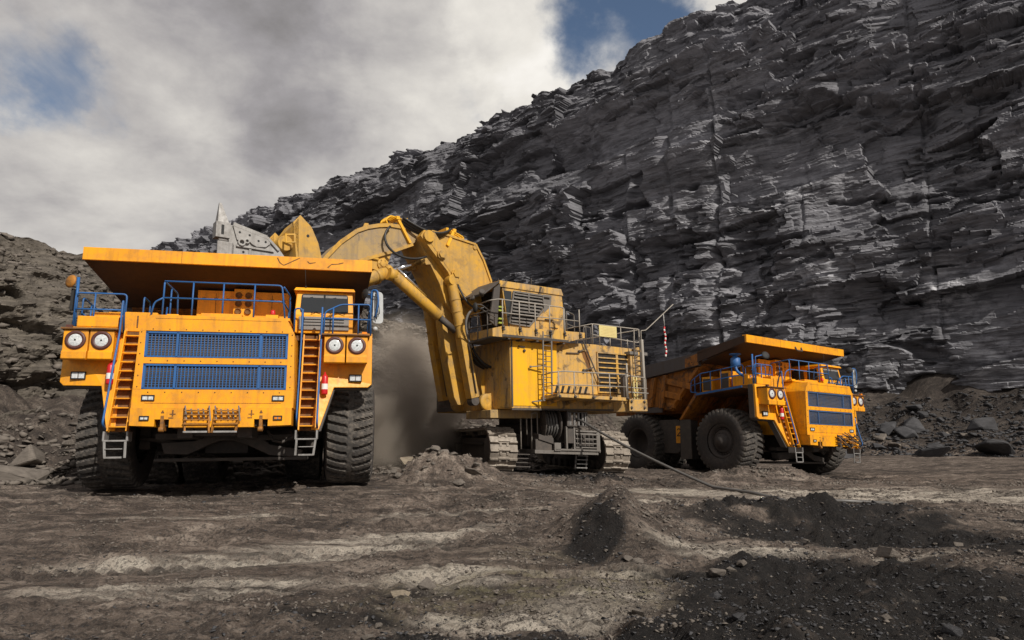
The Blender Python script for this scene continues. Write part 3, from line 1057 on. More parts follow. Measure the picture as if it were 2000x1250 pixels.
def build_truck(name, label, T):
    root = thing(name, label, 'truck', T[:3], (-T[4], -T[5], T[3]), 'haul trucks in the pit')
    # chassis
    b = tb()
    for s in (-1, 1):
        b.box(-9.6, -.35, s * .62 - .16, s * .62 + .16, 1.05, 1.65)
        b.box(-7.6, -5.6, s * .62 - .25, s * .62 + .25, .95, 1.9)
    for f in (-.6, -1.8, -4.2, -5.6, -9.4):
        b.box(f - .15, f + .15, -.6, .6, 1.1, 1.6)
    b.box(-5.4, -.7, -.95, .95, 1.66, 2.5)                   # engine and sump mass
    b.box(-2.4, -.9, -1.3, 1.3, 2.5, 3.3)
    b.box(-4.0, -2.0, -.5, .5, .72, 1.06)
    b.box(-2.2, -.55, -1.5, 1.5, 1.68, 2.2)
    b.build('chassis', 'dark', root, .02)
    # front axle, nose plate and struts
    b = tb()
    b.tube([TFi for TFi in [(-2.75, -2.2, 1.33), (-2.75, -1.3, 1.12), (-2.75, 0, .92), (-2.75, 1.3, 1.12), (-2.75, 2.2, 1.33)]], [.24, .27, .30, .27, .24], 12)
    for s in (-1, 1):
        b.cyl((-2.7, s * 1.62, 1.1), (-2.5, s * 1.42, 2.9), .17, 14)
        b.cyl((-2.7, s * 1.62, 1.1), (-2.62, s * 1.54, 1.9), .22, 14)
        b.cyl((-2.1, s * .55, .95), (-2.15, s * 2.0, 1.1), .055, 8)
        b.box(-3.1, -2.4, s * 1.95 - .12, s * 1.95 + .12, .85, 1.75)
    b.build('front_axle', 'dark', root)
    b = tb()
    b.prism([(-1.55, -1.38, .98), (-1.55, -1.30, .72), (-1.55, -.78, .70), (-1.55, -.30, .94), (-1.55, -.10, 1.02), (-1.55, .22, 1.02), (-1.55, .55, .90), (-1.55, 1.05, .66), (-1.55, 1.75, .60),
             (-1.55, 1.80, .78), (-1.55, 1.05, .92), (-1.55, .50, 1.32), (-1.55, -.38, 1.32), (-1.55, -.62, 1.02)], (-.34, 0, 0))
    b.box(-1.9, -1.5, -1.5, -.5, 1.05, 1.2)
    b.box(-1.9, -1.5, .6, 1.7, 1.02, 1.16)
    b.box(-2.6, -1.5, -1.5, 1.9, .54, .62)
    b.tube([(-1.3, 1.0, 1.25), (-1.25, 1.15, 1.0), (-1.3, 1.35, .96), (-1.35, 1.6, 1.1)], .035, 8)
    b.build('nose_frame', 'dark', root, .02)
    # rear axle
    b = tb()
    b.tube([(-7.8, -1.1, 1.2), (-7.8, -.8, 1.2), (-7.8, .8, 1.2), (-7.8, 1.1, 1.2)], [.5, .62, .62, .5], 20)
    b.cyl((-6.2, 0, 1.3), (-7.6, 0, 1.2), .35, 14)
    for s in (-1, 1):
        b.cyl((-9.0, s * .9, 1.0), (-9.2, s * .75, 2.4), .16, 12)
        b.cyl((-6.9, s * 1.15, 1.3), (-6.2, s * 1.1, 3.0), .17, 12)          # hoist rams
    b.build('rear_axle', 'dark', root)
    for s in (-1, 1):
        b = tb()
        cy = fillet([(-6.9, s * 2.15, 2.35), (-5.55, s * 2.15, 2.35), (-5.55, s * 2.15, .85), (-6.9, s * 2.15, .85)], .25, 5, True)
        b.prism(cy, (0, s * .55, 0))
        b.build('fuel_tank' if s < 0 else 'hydraulic_tank', 'dark', root, .03)
    # wheels
    for s in (-1, 1):
        wheel(root, -2.75, s * 2.85, 1.33, TYRE_F, s, True, .13 * s)
    for s in (-1, 1):
        wheel(root, -7.8, s * 2.68, 1.20, TYRE_R, s, False, .4)
        wheel(root, -7.8, s * 1.50, 1.20, TYRE_R, s, False, .9)

    # ---- hood with its plated front
    b = tb()
    side = [(1.66, 1.69), (1.665, 2.1), (1.62, 3.38), (1.43, 3.73)]
    ring = lambda f: [(f, w, z) for w, z in side] + [(f, -w, z) for w, z in side[::-1]]
    back = [(-2.45, w, z + (.15 if z > 3.5 else 0)) for w, z in side] + [(-2.45, -w, z + (.15 if z > 3.5 else 0)) for w, z in side[::-1]]
    b.hexa(back, ring(-.09))
    # face plates around the grille openings (all 9 cm thick)
    def plate(poly):
        b.prism([(-.088, w, z) for w, z in poly], (.088, 0, 0))
    plate([(-1.62, 3.38), (1.62, 3.38), (1.43, 3.73), (-1.43, 3.73)])
    plate([(-1.49, 2.655), (1.49, 2.655), (1.49, 2.79), (-1.49, 2.79)])
    plate([(-1.66, 1.69), (1.66, 1.69), (1.66, 2.09), (-1.66, 2.09)])
    for s in (-1, 1):
        plate([(s * 1.49, 2.092), (s * 1.66, 2.092), (s * 1.622, 3.378), (s * 1.49, 3.378)])
    for z in (3.42, 2.72, 2.03):
        for w in np.arange(-1.35, 1.36, .338):
            b.cyl((.0, w, z), (.012, w, z), .014, 6, 1)
    for s in (-1, 1):
        for z in np.arange(2.15, 3.4, .24):
            b.cyl((.0, s * 1.575, z), (.012, s * 1.575, z), .014, 6, 1)
    b.box(.0, .006, -1.40, 1.40, 1.788, 1.796, 1)           # seam lines
    b.box(.0, .006, -1.32, 1.32, 3.655, 3.662, 1)
    hood = b.build('hood', ['orange', 'step_brown'], root, .012)
    b = tb()
    b.box(-.086, -.07, -1.488, 1.488, 2.095, 2.65)
    b.box(-.086, -.07, -1.488, 1.488, 2.795, 3.375)
    for z in np.arange(2.12, 3.36, .055):
        if 2.62 < z < 2.82:
            continue
        b.box(-.069, -.06, -1.48, 1.48, z, z + .016, 1)
    b.build('radiator_core', ['core', 'black'], root)
    for z0, z1 in ((2.785, 3.375), (2.09, 2.655)):
        b = tb()
        for w in np.arange(-1.44, 1.45, .072):
            b.box(-.022, -.018, w - .0095, w + .0095, z0 + .02, z1 - .02)
        for z in np.arange(z0 + .05, z1 - .02, .052):
            b.box(-.027, -.023, -1.47, 1.47, z - .006, z + .006, 1)
        for w in (-1.465, -.84, .90, 1.465):
            b.box(-.03, .004, w - .024, w + .024, z0 + .008, z1 - .008)
        b.box(-.03, .004, -1.485, 1.485, z1 - .05, z1 - .012)
        b.box(-.03, .004, -1.485, 1.485, z0 + .012, z0 + .035)
        b.build('grille', ['blue', 'blue_faded'], root)
    for s in (-1, 1):
        lamp_block(root, 'headlamp', 0.0, s * 1.335, 1.905, .26, .125)
    # bumper
    b = tb()
    b.prism([(.09, -1.64, 1.31), (.09, -1.15, 1.29), (.09, -1.15, 1.44), (.09, -.86, 1.44), (.09, -.86, 1.27), (.09, .86, 1.27), (.09, .86, 1.44), (.09, 1.15, 1.44), (.09, 1.15, 1.29), (.09, 1.64, 1.31),
             (.09, 1.64, 1.685), (.09, -1.64, 1.685)], (-.62, 0, 0))
    b.box(-.5, -.06, -1.1, 1.1, 1.30, 1.6, 1)
    for s in (-1, 1):
        w = s * .80
        b.box(.0905, .097, w - .015, w + .015, 1.50, 1.64, 2)
        b.box(.0905, .095, w - .06, w - .017, 1.54, 1.56, 2)
        b.box(.0905, .095, w + .017, w + .06, 1.54, 1.56, 2)
        b.box(.0905, .097, w - .08, w + .02, 1.46, 1.48, 2)
        b.box(.0905, .097, s * 1.0 - .03, s * 1.0 + .03, 1.57, 1.60, 2)
        b.box(.0905, .097, s * 1.0 - .015, s * 1.0 + .015, 1.603, 1.63, 2)
    b.build('bumper', ['orange', 'black', 'step_brown'], root)
    for s in (-1, 1):
        lamp_block(root, 'fog_lamp', .09, s * 1.355, 1.465, .19, .10, M['amber'] if s > 0 else None)
        b = tb()
        b.prism([(.10, s * 1.0 - .035, 1.52), (.10, s * 1.0 + .035, 1.52), (.10, s * 1.0 + .035, 1.20), (.10, s * 1.0 - .035, 1.20)], (-.3, 0, 0))
        b.cyl((.10, s * 1.0 - .05, 1.22), (.10, s * 1.0 + .05, 1.22), .055, 10)
        b.build('tow_hook', 'stepwood', root, .008)

    # ---- lamp boxes, fenders, ladders
    for s in (-1, 1):
        for w0, w1 in ((2.27, 2.755), (2.785, 3.28)):
            b = tb()
            zf = 2.98
            prof = [(-.50, 2.775), (-.46, 2.80), (-.46, zf - .02), (-.50, zf), (-.50, 3.445), (-1.15, 3.445), (-1.15, 2.85)]
            b.prism([(f, s * w0, z) for f, z in prof], (0, s * (w1 - w0), 0))
            hs = b.build('lamp_housing', 'orange', root, .012)
            c = (w0 + w1) / 2
            b = tb()
            b.lathe([(.12, .0), (.148, .028), (.205, .03), (.212, .0)], (-.5, s * c, 3.215), (1, 0, 0), 28)
            hl = b.build('headlight', 'ring', hs)
            b = tb()
            b.lathe([(.14, .012), (.11, .022), (.05, .026), (.0, .027)], (-.5, s * c, 3.215), (1, 0, 0), 24)
            b.lathe([(.022, .024), (.018, .036), (0, .036)], (-.5, s * c, 3.215), (1, 0, 0), 10, mat=1)
            b.build('lens', ['lens', 'black'], hs)
        b = tb()
        b.box(-1.2, -.44, min(s * 2.2, s * 3.33), max(s * 2.2, s * 3.33), 3.452, 3.492)
        b.build('lamp_shelf', 'step_brown', root, .006)
        # fender panel that steps in around the wheel
        out = [(-.98, 3.40, 3.60), (-.93, 3.41, 2.33), (-.90, 3.32, 2.25), (-.80, 2.52, 2.235), (-.42, 2.22, 1.22), (-.42, 2.05, 1.22), (-.86, 2.16, 2.6), (-1.0, 2.16, 3.60)]
        b = tb()
        b.prism(mirror_pts(out, s), (-.10, 0, 0))
        fe = b.build('front_fender', 'orange', root, .012)
        b = tb()
        edge = [(-1.06, 3.40, 3.60), (-1.02, 3.42, 2.30), (-.99, 3.32, 2.20), (-.88, 2.54, 2.18), (-.52, 2.26, 1.18), (-.52, 2.0, 1.18), (-.95, 2.1, 2.6), (-1.1, 2.1, 3.60)]
        b.prism(mirror_pts(edge, s), (-.26, 0, 0))
        b.build('mudguard', 'dark', root, .02)
        lamp_block(fe, 'side_lamp', -.90, s * 3.02, 2.47, .30, .17, None, .05)
        # ladder
        b = tb()
        p0, p1 = Vector((-.88, 0, 3.50)), Vector((-.30, 0, 1.20))
        w0, w1 = 1.78, 2.15
        for w in (w0, w1):
            b.bar((p0.x, s * w, p0.z), (p1.x, s * w, p1.z), .03, .12, (1, 0, 0))
        b.hexa([(p0.x - .16, s * w0, p0.z), (p0.x - .16, s * w1, p0.z), (p0.x - .19, s * w1, p0.z), (p0.x - .19, s * w0, p0.z)],
               [(p1.x - .16, s * w0, p1.z), (p1.x - .16, s * w1, p1.z), (p1.x - .19, s * w1, p1.z), (p1.x - .19, s * w0, p1.z)], 1)
        for i in range(11):
            t = (i + .5) / 11
            p = p0.lerp(p1, t)
            b.box(p.x - .17, p.x + .03, min(s * w0, s * w1), max(s * w0, s * w1), p.z - .012, p.z + .012)
        b.build('ladder', ['orange', 'step_brown'], root)
        b = tb()
        b.box(-.48, -.18, min(s * 1.72, s * 2.2), max(s * 1.72, s * 2.2), .985, 1.02)
        for w in (1.73, 2.19):
            b.box(-.48, -.18, s * w - .02, s * w + .02, 1.0, 1.20)
            b.bar((-.2, s * (w * .9 + .2), 1.02), (-.2, s * (w * .84 + .29), .64), .03, .05)
        b.box(-.23, -.16, min(s * 1.80, s * 2.14), max(s * 1.80, s * 2.14), .63, .67)
        b.box(-.23, -.16, min(s * 1.80, s * 2.14), max(s * 1.80, s * 2.14), .82, .84)
        b.build('hanging_step', 'steel', root, .006)
        b = tb()
        rail_tube(b, [(-.86, s * 2.19, 3.45), (-.72, s * 2.19, 4.05), (-.62, s * 2.19, 4.18), (-.58, s * 2.19, 3.4), (-.05, s * 2.19, 1.35), (-.30, s * 2.19, 1.25)], .024)
        if s > 0:
            rail_tube(b, [(-.86, s * 1.74, 3.45), (-.70, s * 1.74, 4.05), (-.60, s * 1.74, 4.1), (-.5, s * 1.74, 3.3), (-.08, s * 1.74, 1.45), (-.3, s * 1.74, 1.3)], .02)
        b.build('handrail', 'blue', root)
        # extinguisher strapped to the fender
        b = tb()
        ew = s * 2.31
        b.lathe([(0, .0), (.07, .0), (.075, .03), (.075, .40), (.05, .46), (.02, .48), (.02, .53), (0, .53)], (-.62, ew, 2.05 if s > 0 else 2.25), (0, 0, 1), 14)
        b.lathe([(.077, .12), (.077, .25)], (-.62, ew, 2.05 if s > 0 else 2.25), (0, 0, 1), 14, mat=1)
        b.box(-.75, -.60, ew - .02, ew + .02, 2.35, 2.42, 2)
        b.build('fire_extinguisher', ['red', 'white', 'black'], root)

        # ---- side decks
        w_in, w_out = 1.5, 3.36
        b = tb()
        for (f0, z0, f1, z1) in ((-1.02, 3.52, -1.6, 3.60), (-1.6, 3.60, -3.95, 3.40)):
            bot = [(f0, s * w_in, z0), (f0, s * w_out, z0), (f1, s * w_out, z1), (f1, s * w_in, z1)]
            b.hexa([(f, w, z - .12) for f, w, z in bot], bot)
            if f0 < -1.5:
                b.hexa([(f0, s * (w_out + .002), z0 - .1), (f0, s * (w_out + .03), z0 - .1), (f1, s * (w_out + .03), z1 - .1), (f1, s * (w_out + .002), z1 - .1)],
                       [(f0, s * (w_out + .002), z0 - .02), (f0, s * (w_out + .03), z0 - .02), (f1, s * (w_out + .03), z1 - .02), (f1, s * (w_out + .002), z1 - .02)], 1)
        b.build('side_deck', ['step_brown', 'blue'], root)
        b = tb()
        b.prism([(-3.90, s * 3.34, 3.36), (-4.85, s * 3.34, 2.30), (-4.98, s * 3.34, 2.30), (-4.05, s * 3.34, 3.40)], (0, -s * .9, 0))
        b.prism([(-4.86, s * 3.30, 2.30), (-4.40, s * 3.30, 2.30), (-4.36, s * 3.30, .66), (-4.98, s * 3.30, .60), (-4.98, s * 3.30, 2.30)], (0, -s * .05, 0), 1)
        b.prism([(-4.95, s * 3.28, 2.30), (-4.90, s * 3.28, 2.30), (-4.90, s * 3.28, .62), (-4.95, s * 3.28, .62)], (0, -s * 1.0, 0), 1)
        b.build('wheel_arch', ['orange_dirty', 'dark'], root)
    # centre deck
    b = tb()
    b.box(-2.5, -.62, -1.52, 1.45, 3.80, 3.86)
    b.build('centre_deck', 'orange', root)
    # yellow box on the left deck and shoulders
    b = tb()
    b.box(-1.45, -1.0, -3.22, -2.36, 3.61, 3.86)
    b.box(-1.40, -1.0, -2.34, -1.55, 3.52, 3.98)
    b.box(-1.02, -.99, -1.98, -1.94, 3.6, 3.9, 1)
    b.box(-2.3, -1.5, -3.1, -2.2, 3.6, 4.05)
    b.build('deck_box', ['orange', 'step_brown'], root, .015)
    for (f0, f1, z1) in ((-3.9, -3.36, 4.08), (-2.95, -2.45, 4.25)):
        b = tb()
        b.box(f0, f1, -3.05, -2.2, 3.45, z1)
        b.box(f0 + .05, f1 - .05, -3.056, -3.04, 3.5, z1 - .08, 1)
        b.build('equipment_cabinet', ['orange', 'dark'], root, .015)
    # ---- cab
    b = tb()
    cz0, cz1 = 3.62, 4.70
    bot = [(-1.22, 1.50, cz0), (-1.22, 2.92, cz0), (-2.9, 2.92, cz0), (-2.9, 1.50, cz0)]
    mid = [(-1.20, 1.50, 4.08), (-1.20, 2.92, 4.08), (-2.9, 2.92, 4.08), (-2.9, 1.50, 4.08)]
    top = [(-1.32, 1.53, cz1), (-1.32, 2.89, cz1), (-2.9, 2.89, cz1), (-2.9, 1.53, cz1)]
    b.hexa(bot, mid)
    b.hexa(mid, top)
    cabo = b.build('cab', 'orange', root, .02)
    b = tb()
    b.hexa([(-1.20, 1.46, 4.702), (-1.20, 2.96, 4.702), (-3.0, 2.96, 4.702), (-3.0, 1.46, 4.702)], [(-1.26, 1.50, 4.79), (-1.26, 2.92, 4.79), (-2.96, 2.92, 4.79), (-2.96, 1.50, 4.79)])
    b.build('roof', 'orange', cabo, .015)
    b = tb()
    fz = lambda z: -1.20 - .12 * (z - 4.08) / .62 + .012
    wsq = [(fz(4.14), 1.63, 4.14), (fz(4.14), 2.80, 4.14), (fz(4.63), 2.78, 4.63), (fz(4.63), 1.65, 4.63)]
    wsq = fillet(wsq, .06, 4, True)
    b.prism(wsq, (-.03, 0, 0))
    ws = b.build('windscreen', 'glass', cabo)
    b = tb()
    b.bar((fz(4.38) + .01, 2.20, 4.14), (fz(4.62) + .01, 2.21, 4.63), .012, .02)
    for w0, w1 in ((1.9, 2.15), (2.35, 2.62)):
        b.tube([(fz(4.11) + .03, w0, 4.11), (fz(4.16) + .03, (w0 + w1) / 2, 4.17), (fz(4.12) + .03, w1 + .1, 4.10)], .009, 6)
    # folded sun blinds inside the top of the screen
    b.build('wiper', 'black', cabo)
    b = tb()
    for w0, w1 in ((1.68, 2.18), (2.23, 2.76)):
        m = (w0 + w1) / 2
        f = fz(4.56) + .004
        b.add([(f, w0, 4.60), (f, w1, 4.60), (f, w1, 4.53), (f, m + .06, 4.50), (f, m - .02, 4.56), (f, w0, 4.50)], [(0, 1, 2, 3, 4, 5)])
    b.build('sun_blind', 'panelgrey', cabo)
    b = tb()
    b.box(-1.22, -1.17, 1.61, 2.82, 3.70, 4.03)
    for z in (3.80, 3.88, 3.95):
        b.box(-1.17, -1.158, 1.72, 2.70, z, z + .022, 1)
    b.add([(-1.168, 1.66, 3.72), (-1.168, 1.70, 3.72), (-1.168, 1.76, 4.0), (-1.168, 1.72, 4.0)], [(0, 1, 2, 3)], 1)
    b.build('louvre_panel', ['panelgrey', 'black'], cabo, .01)
    for wside, sgn in ((1.5, -1), (2.92, 1)):
        for f0, f1 in ((-1.42, -1.95), (-2.08, -2.7)):
            b = tb()
            poly = fillet([(f0, wside, 4.12), (f1, wside, 4.12), (f1, wside + .0 - sgn * .022, 4.6), (f0 - .07, wside - sgn * .022, 4.6)], .07, 3, True)
            b.prism(poly, (0, sgn * .015, 0))
            b.build('side_window', 'glass', cabo)
    # antenna
    b = tb()
    b.cyl((-1.25, 1.74, 4.78), (-1.25, 1.74, 4.83), .02, 8)
    b.cyl((-1.25, 1.74, 4.8), (-1.25, 1.71, 5.26), .006, 5)
    b.build('antenna', 'black', cabo)

    # ---- electrical cabinets behind the centre deck
    for w0, w1, f in ((-1.03, -.14, -2.55), (.38, 1.24, -2.55)):
        b = tb()
        b.box(-3.5, f, w0, w1, 3.84, 4.92)
        b.box(f, f + .01, (w0 + w1) / 2 - .006, (w0 + w1) / 2 + .006, 3.95, 4.85, 1)
        for k in range(3):
            c = w0 + (w1 - w0) * (k + .5) / 3
            b.box(f, f + .012, c - .045, c + .045, 4.66, 4.72, 1)
        b.build('electrical_cabinet', ['orange', 'step_brown'], root, .015)
    b = tb()
    b.box(-3.4, -2.38, -.12, .36, 3.84, 4.95)
    for z in (4.35, 4.55, 4.77):
        for w in (-.0, .24):
            b.lathe([(.085, .0), (.085, .05), (.06, .055), (.06, .02), (0, .02)], (-2.38, w, z), (1, 0, 0), 16, mat=1)
    b.build('bracket_column', ['orange', 'step_brown'], root, .012)
    b = tb()
    b.lathe([(.0, .12), (.05, .11), (.06, .05), (.06, 0)], (-.95, 1.02, 4.0), (0, 0, 1), 12)
    b.box(-1.1, -.8, .88, 1.16, 3.86, 3.97, 1)
    b.build('beacon', ['red', 'orange'], root)
    b = tb()
    b.box(-1.05, -.72, -.55, .35, 3.862, 3.95)
    b.box(-1.0, -.8, -1.3, -1.05, 3.862, 3.92)
    b.build('deck_cover', 'orange', root, .01)

    # ---- railings
    def railing(ptlist, posts=(), mids=()):
        b = tb()
        for p in ptlist:
            rail_tube(b, p)
        for (a, c) in posts:
            b.cyl(a, c, .019, 8)
        b.build('railing', 'blue', root)
    zc = 3.86
    railing([[(-1.9, -1.32, zc), (-1.75, -1.32, 4.62), (-.80, -1.40, 4.70), (-.80, -1.40, zc)],
             [(-.80, -1.40, 4.70), (-.80, 1.22, 4.70), (-.80, 1.32, zc)],
             [(-.80, -1.40, 4.30), (-.80, 1.26, 4.30), (-1.5, 1.34, 4.22), (-1.5, 1.34, zc)],
             [(-.80, -1.40, 4.30), (-.85, -1.6, 4.2), (-.9, -1.68, 3.8)],
             [(-.8, 1.27, 4.66), (-1.5, 1.36, 4.6), (-1.6, 1.36, zc)]],
            [((-.80, -.77, zc), (-.80, -.77, 4.70)), ((-.80, -.10, zc), (-.80, -.10, 4.70)), ((-.80, .60, zc), (-.80, .60, 4.70)), ((-1.3, -1.36, zc), (-1.3, -1.36, 4.66))])
    railing([[(-1.02, -3.30, 3.6), (-1.02, -3.30, 4.40), (-1.02, -2.24, 4.40), (-1.02, -2.24, 3.6)],
             [(-1.02, -3.30, 4.02), (-1.02, -2.24, 4.02)]], [((-1.02, -2.9, 3.6), (-1.02, -2.9, 4.40))])
    for s in (-1, 1):
        w = s * 3.33
        railing([[(-1.55, w, 3.62), (-1.55, w, 4.40), (-3.75, w, 4.20), (-4.25, w, 3.93), (-4.30, w, 3.45), (-3.95, w, 3.42)],
                 [(-1.55, w, 4.02), (-3.75, w, 3.82), (-4.27, w, 3.72)]],
                [((f, w, 3.62 - (-1.55 - f) * .09), (f, w, 4.40 - (-1.55 - f) * .09)) for f in (-2.1, -2.65, -3.2, -3.75)] + [((-4.05, w, 3.2), (-4.05, w, 4.05))])
    railing([[(-.98, 2.22, 3.55), (-.98, 2.24, 4.12), (-.98, 2.62, 4.32), (-.98, 3.34, 4.34), (-.98, 3.36, 3.55)],
             [(-.98, 2.23, 3.95), (-.98, 3.36, 3.95)], [(-.98, 3.34, 4.32), (-1.55, 3.34, 4.38)],
             [(-.98, 1.53, 3.6), (-.96, 1.53, 4.18), (-.94, 1.70, 4.18), (-.9, 1.72, 3.55)]],
            [((-.98, 2.44, 3.55), (-.98, 2.44, 4.22)), ((-.98, 3.05, 3.55), (-.98, 3.05, 4.33))])
    railing([[(-2.4, -2.1, 3.6), (-2.4, -2.1, 4.5), (-1.5, -2.0, 4.45), (-1.5, -2.0, 3.6)], [(-1.9, -1.6, 3.6), (-2.4, -1.7, 4.4)]])
    # mirrors
    b = tb()
    pan = fillet([(-.95, 3.40, 3.86), (-.95, 3.66, 3.86), (-.95, 3.64, 4.66), (-.95, 3.40, 4.70)], .1, 4, True)
    b.prism(pan, (-.07, 0, 0))
    rail_tube(b, [(-1.0, 3.34, 3.6), (-.97, 3.36, 4.72), (-.90, 3.50, 4.70), (-.88, 3.53, 4.4), (-.88, 3.46, 4.0)], .024, .07, 1)
    b.tube([(-.88, 3.38, 4.55), (-.88, 3.52, 4.5), (-.88, 3.56, 4.1), (-.88, 3.40, 4.0)], .012, 6, 2)
    b.tube([(-.88, 3.45, 4.60), (-.88, 3.49, 3.95)], .014, 6, 2)
    b.lathe([(.14, 0), (.12, .03), (0, .04)], (-1.0, 3.2, 4.62), (.5, -.8, .1), 16, mat=2)
    b.cyl((-1.0, 3.34, 4.60), (-1.0, 3.22, 4.62), .012, 6, 1)
    b.lathe([(.0, .06), (.05, .05), (.06, .0)], (-.95, 3.47, 3.72), (1, 0, 0), 10, mat=0)
    b.build('wing_mirror', ['mirror', 'blue', 'black'], root)
    for s in (-1, 1):
        b = tb()
        b.box(-.60, -.52, s * 3.20 - .06, s * 3.20 + .06, 3.494, 3.56)
        b.build('marker_lamp', 'amber' if s > 0 else 'ring', root)

    # ---- dump body
    b = tb()
    out = [(-5.73, 2.72), (-3.95, 4.62), (-4.03, 5.17), (-7.2, 4.86), (-10.6, 4.52), (-10.9, 3.9), (-10.4, 3.3), (-7.46, 2.88)]
    for s in (-1, 1):
        b.prism([(f, s * 2.95, z) for f, z in out], (0, -s * .06, 0))
    # floor, front wall
    b.hexa([(-5.73, -2.95, 2.72), (-5.73, 2.95, 2.72), (-10.6, 2.95, 3.35), (-10.6, -2.95, 3.35)], [(-5.6, -2.95, 2.85), (-5.6, 2.95, 2.85), (-10.7, 2.95, 3.48), (-10.7, -2.95, 3.48)])
    b.hexa([(-5.66, -2.95, 2.74), (-5.66, 2.95, 2.74), (-3.86, 2.95, 4.66), (-3.86, -2.95, 4.66)], [(-5.76, -2.95, 2.84), (-5.76, 2.95, 2.84), (-3.96, 2.95, 4.76), (-3.96, -2.95, 4.76)])
    for w in (-2.2, -1.1, 0, 1.1, 2.2):
        b.hexa([(-5.66, w - .1, 2.74), (-5.66, w + .1, 2.74), (-3.86, w + .1, 4.66), (-3.86, w - .1, 4.66)], [(-5.50, w - .1, 2.66), (-5.50, w + .1, 2.66), (-3.70, w + .1, 4.58), (-3.70, w - .1, 4.58)])
        b.box(-10.2, -5.7, w - .1, w + .1, 2.62, 2.86)
    b.box(-7.6, -5.9, -1.2, 1.2, 2.1, 2.66)
    body = b.build('dump_body', 'orange_dirty', root, .015)
    for s in (-1, 1):
        for ft, zt, fb, zb in ((-6.05, 4.33, -6.33, 2.86), (-6.75, 4.25, -7.05, 2.92), (-7.6, 4.16, -7.8, 3.0), (-8.5, 4.06, -8.65, 3.1), (-9.4, 3.97, -9.5, 3.22)):
            b = tb()
            b.hexa([(ft - .14, s * 2.952, zt), (ft + .14, s * 2.952, zt), (fb + .14, s * 2.952, zb), (fb - .14, s * 2.952, zb)],
                   [(ft - .11, s * 3.09, zt), (ft + .11, s * 3.09, zt), (fb + .11, s * 3.09, zb), (fb - .11, s * 3.09, zb)])
            b.build('side_rib', 'orange_dirty', body, .01)
        for f0, z0, f1, z1, h in ((-5.95, 4.05, -4.55, 3.72, .17), (-6.1, 3.48, -5.15, 3.28, .17), (-5.9, 2.98, -5.5, 2.9, .12)):
            b = tb()
            b.hexa([(f0, s * 2.952, z0 - h), (f1, s * 2.952, z1 - h), (f1, s * 2.952, z1 + h), (f0, s * 2.952, z0 + h)],
                   [(f0, s * 3.07, z0 - h + .05), (f1, s * 3.07, z1 - h + .05), (f1, s * 3.07, z1 + h - .05), (f0, s * 3.07, z0 + h - .05)])
            b.build('side_rib', 'orange_dirty', body, .01)
        b = tb()
        b.hexa([(-5.9, s * 2.952, 2.78), (-5.68, s * 2.952, 2.78), (-3.98, s * 2.952, 4.55), (-4.25, s * 2.952, 4.55)],
               [(-5.88, s * 3.06, 2.80), (-5.72, s * 3.06, 2.80), (-4.02, s * 3.06, 4.53), (-4.22, s * 3.06, 4.53)])
        b.build('side_rib', 'orange_dirty', body, .01)
        b = tb()
        b.box(-8.0, -6.3, min(s * 2.96, s * 3.05), max(s * 2.96, s * 3.05), 2.66, 2.90)
        b.build('side_sill', 'rail_grey', body, .01)
        b = tb()
        b.hexa([(-4.0, s * 2.952, 4.58), (-10.7, s * 2.952, 3.90), (-10.7, s * 2.952, 4.54), (-4.0, s * 2.952, 5.18)], [(-4.0, s * 3.14, 4.60), (-10.7, s * 3.14, 3.92), (-10.7, s * 3.14, 4.52), (-4.0, s * 3.14, 5.16)])
        b.hexa([(-4.0, s * 3.142, 4.62), (-4.75, s * 3.142, 4.55), (-4.75, s * 3.142, 4.95), (-4.0, s * 3.142, 5.12)], [(-4.0, s * 3.148, 4.62), (-4.75, s * 3.148, 4.55), (-4.55, s * 3.148, 5.0), (-4.0, s * 3.148, 5.12)], 1)
        for f, z in ((-4.35, 4.75), (-4.5, 4.74), (-4.45, 4.98)):
            b.cyl((f, s * 3.149, z), (f, s * 3.155, z), .03, 8, 2)
        b.build('top_rail', ['rail_grey', 'orange_dirty', 'black'], body, .015)
    # canopy over the cab: roof plate, front lip, side flanges, under-ribs
    b = tb()
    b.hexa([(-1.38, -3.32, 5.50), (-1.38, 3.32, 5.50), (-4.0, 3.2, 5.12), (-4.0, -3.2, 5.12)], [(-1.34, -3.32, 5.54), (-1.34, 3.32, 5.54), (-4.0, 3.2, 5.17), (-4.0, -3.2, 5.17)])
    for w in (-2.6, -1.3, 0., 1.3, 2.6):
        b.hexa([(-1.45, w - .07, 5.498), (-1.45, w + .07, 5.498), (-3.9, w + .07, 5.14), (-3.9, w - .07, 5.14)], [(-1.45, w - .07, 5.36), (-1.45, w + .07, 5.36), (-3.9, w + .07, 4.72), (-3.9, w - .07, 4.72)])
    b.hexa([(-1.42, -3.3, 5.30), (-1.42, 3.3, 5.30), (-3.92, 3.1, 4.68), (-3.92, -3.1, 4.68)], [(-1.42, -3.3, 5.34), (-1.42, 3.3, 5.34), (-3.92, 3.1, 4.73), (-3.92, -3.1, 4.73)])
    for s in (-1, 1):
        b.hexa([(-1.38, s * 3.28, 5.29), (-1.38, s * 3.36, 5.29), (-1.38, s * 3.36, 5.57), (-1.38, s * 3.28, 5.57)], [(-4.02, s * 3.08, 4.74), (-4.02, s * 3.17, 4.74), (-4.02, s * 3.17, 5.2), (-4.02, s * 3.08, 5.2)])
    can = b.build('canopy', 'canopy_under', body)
    b = tb()
    b.box(-1.378, -1.30, -3.36, 3.36, 5.28, 5.585)
    b.box(-1.30, -1.294, -1.2, -1.192, 5.285, 5.58, 1)
    b.box(-1.5, -1.378, -3.36, 3.36, 5.548, 5.585)
    b.build('canopy_lip', ['orange', 'step_brown'], can, .012)
    return root


